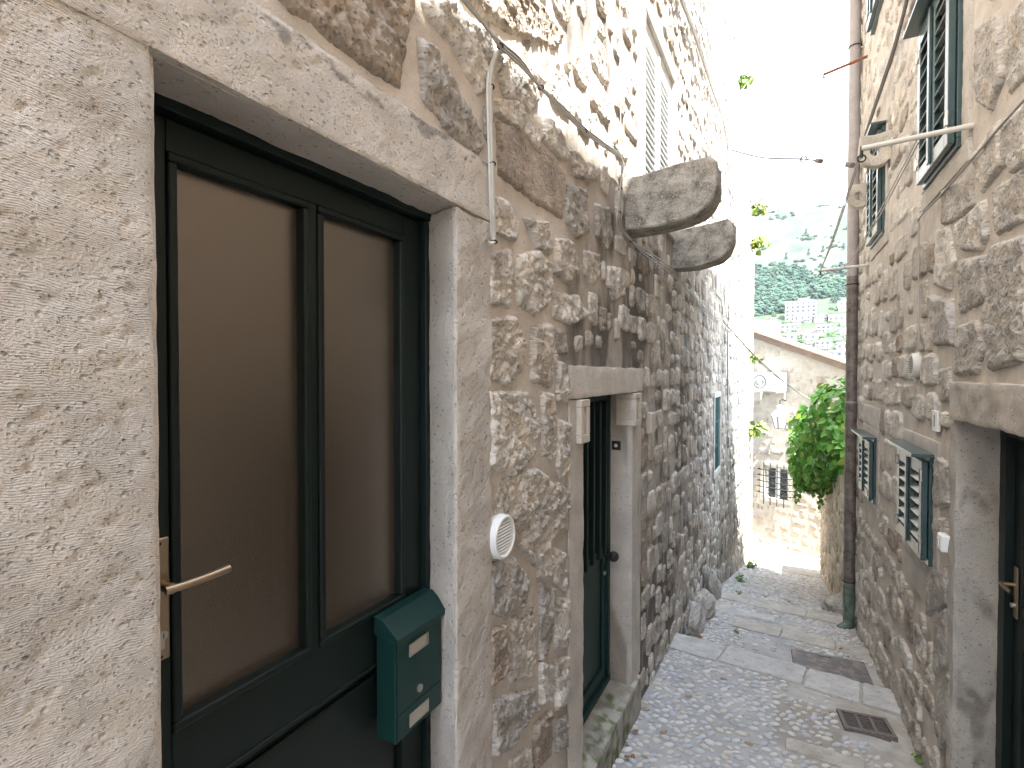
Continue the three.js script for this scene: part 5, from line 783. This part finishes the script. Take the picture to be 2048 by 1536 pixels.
const m1 = R.p(3.26, 1.172, 0.2), m2 = R.p(6.38, 1.1, 0.2);
function line(label, p, q, sag, n = 2) { const t = thing('washing_line', label, 'rope', p.clone()); for (let i = 0; i < n; i++) { const o = new THREE.Vector3(0, -0.03 * i, 0), m = p.clone().lerp(q, 0.5).add(new THREE.Vector3(0, -sag, 0)).add(o); put(t, 'rope', tube([p.clone().add(o), m, q.clone()], 0.004, 40, 5), M.rope); } }
line('outer washing line between the two cream poles', t1, t2, 0.03); line('inner washing line between the two cream poles', m1, m2, 0.05);
line('washing line rising from the rusty pole out of sight', t3, new THREE.Vector3(t3.x + 0.25, 5.4, t3.z - 0.3), 0, 1);
cable('wall_cable', 'thick dark twisted cable running up the right house wall', [onW(R, [[1728, 278], [1745, 225], [1765, 165], [1785, 105], [1805, 35], [1818, -20]], 0.05), onW(R, [[1730, 279], [1746, 228], [1768, 164], [1787, 107], [1806, 36], [1820, -20]], 0.05)], [0.011, 0.009], M.cableDark);
cable('wall_cable', 'thin grey wire slanting up the right house from the oval vent', [onW(R, [[2075, 175], [2048, 200], [1990, 265], [1930, 335], [1880, 392], [1840, 435], [1837, 460], [1837, 560], [1837, 640], [1838, 700]], 0.03)], 0.0055, M.cable);
{ const t = thing('vent_cover', 'oval cream vent grille with a wire on the right house', 'vent', R.p(4.22, 0, 0.02)); const q = R.m(4.215, 0.065, 0.02), s = new THREE.Matrix4().makeScale(1, 1, 1); put(t, 'vent_body', new THREE.CylinderGeometry(0.072, 0.082, 0.045, 36).rotateX(Math.PI / 2).applyMatrix4(q), M.creamPlastic); for (let i = 0; i < 9; i++) { const y = -0.05 + i * 0.0125, w = 2 * Math.sqrt(0.058 ** 2 - y * y); put(t, 'vent_slot', new THREE.BoxGeometry(Math.max(0.02, w), 0.006, 0.004).translate(0, y, 0.0225).applyMatrix4(q), M.darkIron); } }
{ const t = thing('wall_plaque', 'narrow white slotted plaque beside the right house door', 'plaque', R.p(3.74, -0.31, 0)); put(t, 'plaque_plate', fbox(R, 3.69, 3.79, -0.315, -0.2, 0.0, 0.02, 0.004), M.whitePlastic); put(t, 'plaque_slot', fbox(R, 3.734, 3.742, -0.29, -0.225, 0.019, 0.022, 0.001), M.darkIron); }
{ const t = thing('doorbell', 'white plastic doorbell box beside the right house door', 'doorbell', R.p(3.5, -0.9, 0)); put(t, 'bell_box', fbox(R, 3.47, 3.55, -0.925, -0.835, 0.0, 0.045, 0.012), M.whitePlastic); put(t, 'bell_button', fbox(R, 3.495, 3.525, -0.9, -0.86, 0.044, 0.05, 0.004), M.creamPlastic); }

// ================================================================== THINGS ON THE PAVING
{ // drain grate
  const m = new THREE.Matrix4().makeTranslation(0.48, -drop(4.27 + skew(0.48)) + 0.012, -4.27).multiply(new THREE.Matrix4().makeRotationY(0.12)).multiply(new THREE.Matrix4().makeRotationX(-0.08));
  const t = thing('drain_grate', 'rusty iron drain grate sunk in cement by the right wall', 'drain', new THREE.Vector3(0.48, -drop(4.3) - 0.02, -4.27)), bx = (x0, x1, y0, y1, z0, z1) => new RoundedBoxGeometry(x1 - x0, y1 - y0, z1 - z0, 1, 0.003).translate((x0 + x1) / 2, (y0 + y1) / 2, (z0 + z1) / 2).applyMatrix4(m);
  put(t, 'grate_frame', join([bx(-0.15, 0.15, -0.04, 0.014, 0.1, 0.128), bx(-0.15, 0.15, -0.04, 0.012, -0.128, -0.1), bx(-0.15, -0.125, -0.04, 0.013, -0.0995, 0.0995), bx(0.125, 0.15, -0.04, 0.013, -0.0995, 0.0995), bx(-0.05, -0.032, -0.04, 0.009, -0.0995, 0.0995), bx(0.035, 0.053, -0.04, 0.009, -0.0995, 0.0995)]), M.rust);
  put(t, 'grate_pit', join([bx(-0.15, 0.15, -0.5, -0.47, -0.125, 0.125), bx(-0.17, -0.151, -0.5, -0.05, -0.125, 0.125), bx(0.151, 0.17, -0.5, -0.05, -0.125, 0.125), bx(-0.15, 0.15, -0.5, -0.05, 0.129, 0.15), bx(-0.15, 0.15, -0.5, -0.05, -0.15, -0.129)]), std({ color: rgb(0.3, 0.29, 0.27), roughness: 1 }));
  for (let i = 0; i < 6; i++) put(t, 'grate_bar', bx(-0.1245, 0.1245, -0.006, 0.006, -0.0715 + i * 0.0286 - 0.0045, -0.0715 + i * 0.0286 + 0.0045), M.rust);
}
{ // inspection cover
  const s0 = 5.36, m = new THREE.Matrix4().makeTranslation(0.34, -drop(s0 + skew(0.34)) + 0.013, -s0).multiply(new THREE.Matrix4().makeRotationY(0.06)).multiply(new THREE.Matrix4().makeRotationX(-0.05));
  const t = thing('inspection_cover', 'brown ribbed metal inspection cover below the first step', 'manhole cover', new THREE.Vector3(0.34, -drop(s0) - 0.02, -s0)); const g = new RoundedBoxGeometry(0.58, 0.03, 0.5, 1, 0.004); metreUV(g); put(t, 'cover_plate', g.applyMatrix4(m), M.rustPlate); put(t, 'cover_slot', new THREE.BoxGeometry(0.1, 0.004, 0.02).translate(-0.02, 0.0155, -0.2).applyMatrix4(m), M.darkIron);
}
{ const spots = [[1246, 1478], [1258, 1500], [1240, 1490], [1262, 1515], [1278, 1468], [1252, 1462], [1380, 1268], [1388, 1272], [1394, 1276], [1685, 1300], [1692, 1304], [1250, 1522]]; spots.forEach(([x, y], i) => { const p = onG(x, y); p.y += 0.018; const g = leaves([{ p: new THREE.Vector3(), q: leafQ(UP, 0), s: rr(0.035, 0.06), c: [1, 1, 1] }]); const m = new THREE.Mesh(g, M.deadLeaf); m.name = numbered('dead_leaf'); m.position.copy(p); m.userData = { label: 'brown dead leaf lying on the pebble paving', category: 'leaf', group: 'dead leaves on the paving' }; m.castShadow = true; scene.add(m); }); }

// ================================================================== HILLSIDE, TOWN, WOODS
const prof = [[16, -4.8], [60, -14], [250, -8], [330, 4], [480, 38], [560, 68], [700, 112], [830, 178], [960, 262], [1020, 272], [1200, 240], [1700, 150]];
function hillH(x, z) {
  const d = Math.hypot(x, z), an = Math.atan2(x, -z); let h = prof[prof.length - 1][1]; for (let i = 1; i < prof.length; i++) if (d < prof[i][0]) { const t = (d - prof[i - 1][0]) / (prof[i][0] - prof[i - 1][0]); h = lerp(prof[i - 1][1], prof[i][1], t); break; }
  const k = sstep(300, 700, d); return h + k * (16 * fbm(x / 140, z / 140, 4) + 5 * fbm(x / 30, z / 30, 3)) - 40 * k * (an - 0.01);
}
{
  const an = uniq(lines(-0.7, 0.7, 0.006)), ds = []; for (let d = 24; d < 1700; d *= 1.018) ds.push(d);
  const col = (t, d) => { const x = d * Math.sin(t), z = -d * Math.cos(t), n = fbm(x / 25, z / 25, 4), r = sstep(-0.05, 0.25, fbm(x / 60 + 7, z / 40, 5)), green = [0.026 + 0.02 * n, 0.041 + 0.025 * n, 0.019], rock = [0.046 + 0.045 * n, 0.05 + 0.045 * n, 0.042 + 0.04 * n]; return mix3(green, rock, clamp(r * sstep(560, 760, d) + 0.25 * sstep(560, 760, d))); };
  const m = put(scene, 'hillside', sheet((t, d) => { const x = d * Math.sin(t), z = -d * Math.cos(t); return new THREE.Vector3(x, hillH(x, z), z); }, an, ds, () => 0, col, null, false), M.hill); m.userData = { kind: 'structure', label: 'hazy scrub covered hillside beyond the town', category: 'hill' };
}
function hillHit(px, py) { const d = ray(px, py).normalize(); for (let t = 200; t < 1600; t += 1.5) { const x = d.x * t, y = d.y * t, z = d.z * t; if (y < hillH(x, z)) return new THREE.Vector3(x, hillH(x, z), z); } return null; }
function crownGeo(sd, squash, n = 26) { const parts = []; for (let i = 0; i < n; i++) { const g = new THREE.IcosahedronGeometry(rr(0.22, 0.4), 1), u = rnd(), a = rnd() * 6.283, r = Math.sqrt(rnd()) * 0.75 * Math.sqrt(1 - u * 0.75); const q = g.attributes.position; for (let k = 0; k < q.count; k++) { const f = 1 + 0.5 * noise(q.getX(k) * 7 + sd + i, q.getY(k) * 7 + q.getZ(k) * 5); q.setXYZ(k, q.getX(k) * f, q.getY(k) * f * 0.75, q.getZ(k) * f); } g.translate(Math.cos(a) * r, u * squash, Math.sin(a) * r); parts.push(g); } const g = join(parts); g.computeVertexNormals(); return g; }
const crowns = [crownGeo(1, 1.1), crownGeo(5, 0.8), crownGeo(9, 1.5)];
const foliM = [std({ color: rgb(0.034, 0.058, 0.034), roughness: 1 }), std({ color: rgb(0.042, 0.07, 0.028), roughness: 1 }), std({ color: rgb(0.024, 0.05, 0.033), roughness: 1 })];
function scatter(name, label, count, fn, geo, mat) { const ms = []; let g = 0; while (ms.length < count && g++ < count * 30) { const r = fn(); if (r) ms.push(r); } const im = new THREE.InstancedMesh(geo, mat, ms.length); im.name = name; im.userData = { kind: 'stuff', label, category: 'trees' }; ms.forEach((m, i) => { im.setMatrixAt(i, m); const k = rr(0.7, 1.35); im.setColorAt(i, rgb(k, k * rr(0.92, 1.1), k * 0.95)); }); scene.add(im); console.log(name, ms.length); }
const at = (x, z, s, sy = 1) => new THREE.Matrix4().compose(new THREE.Vector3(x, hillH(x, z) - 0.15 * s, z), new THREE.Quaternion().setFromAxisAngle(UP, rnd() * 6.28), new THREE.Vector3(s, s * sy, s));
const polar = (d0, d1, t0, t1) => { const d = Math.sqrt(lerp(d0 * d0, d1 * d1, rnd())), t = rr(t0, t1); return [d * Math.sin(t), -d * Math.cos(t), d, t]; };
scatter('hillside_scrub', 'scattered bushes dotting the rocky upper hillside', 2600, () => { const [x, z, d] = polar(640, 1015, -0.4, 0.45); if (fbm(x / 45, z / 45, 3) + (d < 740 ? 0.3 : 0) + (d > 965 ? 0.35 : 0) < 0.13 + 0.22 * rnd()) return null; return at(x, z, rr(1.6, 4.6), rr(0.7, 1)); }, crowns[1], foliM[0]);
scatter('pine_wood', 'dense pine wood on the lower hillside left of the town', 1700, () => { const [x, z, d, t] = polar(455, 735, -0.4, 0.45); const edge = 500 + 75 * sstep(-0.03, 0.03, t) + 40 * noise(x / 40, z / 40); if (d < edge || (t > 0.03 && rnd() < 0.45) || (d > 660 && rnd() < 0.6)) return null; return at(x, z, rr(3.4, 6), rr(0.95, 1.4)); }, crowns[0], foliM[2]);
scatter('garden_greenery', 'green gardens between the town houses', 420, () => { const [x, z, d] = polar(325, 570, -0.4, 0.45); if (fbm(x / 22, z / 22, 3) < 0.02) return null; return at(x, z, rr(1.5, 3.6), rr(0.8, 1.2)); }, crowns[1], foliM[1]);
const cyp = crownGeo(21, 3.4, 34);
[[1548, 553], [1552, 553], [1577, 548], [1586, 553], [1596, 552], [1606, 558], [1665, 607], [1671, 607], [1677, 606], [1612, 470], [1617, 512], [1646, 505], [1687, 500], [1572, 520]].forEach(([px, py], i) => { const p = hillHit(px, py); if (!p) return; const t = thing('cypress_tree', 'dark slender cypress standing on the far hillside', 'tree', p, 'cypresses on the far hillside'), s = 2.2; put(t, 'crown', cyp.clone().scale(s, s, s).translate(p.x, p.y + 1, p.z), foliM[2]); put(t, 'trunk', new THREE.CylinderGeometry(0.25, 0.35, 2.4, 6).translate(p.x, p.y + 0.6, p.z), M.stem); });
// town houses: photo box [x0, y0, x1, y1], storeys, windows across, roof kind
const wallW = std({ color: rgb(0.36, 0.35, 0.33), roughness: 0.9 }), wallC = std({ color: rgb(0.30, 0.265, 0.225), roughness: 0.9 }), roofT = std({ color: rgb(0.12, 0.074, 0.056), roughness: 0.9 }), winM = std({ color: rgb(0.05, 0.06, 0.075), roughness: 0.5 });
[[1572, 603, 1630, 642, 5, 6, 'f', 'large white hotel block with stacked balconies at the edge of the pine wood'], [1508, 643, 1525, 657, 2, 2, 'g', 'small pale house beside the sunlit wall corner on the hill'], [1552, 647, 1588, 664, 2, 4, 'g', 'wide cream house with a row of dark windows under the pine wood'], [1588, 630, 1622, 644, 1, 3, 'f', 'low white terrace building in front of the hotel'], [1629, 630, 1646, 645, 2, 3, 'g', 'small cream house right of the hotel terrace'], [1634, 648, 1660, 664, 2, 3, 'g', 'cream house with two dark windows below the terrace'], [1683, 644, 1699, 670, 3, 2, 'g', 'tall narrow house beside the drainpipe'], [1566, 666, 1601, 680, 1, 3, 'g', 'broad roofed house just above the far gable'], [1607, 666, 1646, 679, 1, 3, 'g', 'long low house with a pale roof in the town'], [1631, 680, 1659, 696, 2, 3, 'g', 'pale house low in the town with red roof'], [1675, 684, 1697, 699, 1, 2, 'g', 'small low house beside the drainpipe near the roofline'], [1678, 603, 1698, 622, 2, 2, 'f', 'white flat block among trees high in the town'], [1659, 628, 1697, 643, 1, 4, 'g', 'long pale house with a tiled roof in the upper town'], [1659, 700, 1698, 714, 1, 3, 'g', 'long house directly above the brown roof edge'], [1614, 684, 1630, 695, 1, 2, 'g', 'tiny house in the middle of the lower town'], [1530, 664, 1556, 678, 1, 2, 'g', 'low house hidden behind the top of the gable roof'],
  ...Array.from({ length: 30 }, () => { const x = rr(1506, 1690), y = rr(636, 716), w = rr(9, 20), h = rr(7, 11); return [x, y - h, x + w, y, h > 9 ? 2 : 1, 2 + Math.floor(w / 8), 'g', 'small pale house among the gardens of the hillside town', 'small houses of the hillside town']; })].forEach(([x0, y0, x1, y1, st, nw, kind, label, grp]) => {
  const p = hillHit((x0 + x1) / 2, y1); if (!p) return; const dep = project(p)[2], w = (x1 - x0) / FOC * dep * 0.96, h = (y1 - y0) / FOC * dep, hw = kind === 'g' ? h * 0.72 : h, d = Math.min(w * 0.7, 14); const t = thing('town_house', label, 'house', p, grp); const yaw = Math.atan2(p.x, p.z) + Math.PI + rr(-0.25, 0.25); const m = new THREE.Matrix4().makeRotationY(yaw).setPosition(p.x, p.y, p.z), bx = (w2, h2, d2, x, y, z) => new THREE.BoxGeometry(w2, h2, d2).translate(x, y, z).applyMatrix4(m);
  put(t, 'wall', bx(w, hw + 4, d, 0, hw / 2 - 2, -d / 2), kind === 'f' || rnd() < 0.6 ? wallW : wallC);
  if (kind === 'g') { const s = new THREE.Shape(); s.moveTo(-d / 2 - 0.5, 0); s.lineTo(0, h - hw); s.lineTo(d / 2 + 0.5, 0); s.closePath(); put(t, 'roof', clean(new THREE.ExtrudeGeometry(s, { depth: w + 1, bevelEnabled: false })).rotateY(Math.PI / 2).translate(-(w + 1) / 2, hw + 0.02, -d / 2).applyMatrix4(m), roofT); } else put(t, 'roof', join([bx(w + 0.6, 0.5, d + 0.6, 0, hw + 0.26, -d / 2), bx(w * 0.32, h * 0.14, d * 0.5, w * 0.08, hw + 0.5 + h * 0.07, -d * 0.4)]), wallW);
  const sh = hw / st; for (let j = 0; j < st; j++) for (let i = 0; i < nw; i++) { const ww = Math.min(1.6, w / nw * 0.42), x = -w / 2 + (i + 0.5) * w / nw; put(t, 'window', bx(ww, sh * 0.48, 0.3, x, (j + 0.52) * sh, 0.02), winM); if (st > 3) put(t, 'balcony', bx(w / nw * 0.9, 0.35, 1.0, x, (j + 0.12) * sh, 0.5), wallW); }
});

// ================================================================== render
const renderer = new THREE.WebGLRenderer({ antialias: true });
renderer.toneMapping = THREE.LinearToneMapping; renderer.toneMappingExposure = EXPOSURE;
renderer.shadowMap.enabled = true; renderer.setSize(1024, 768);
renderer.render(scene, camera);
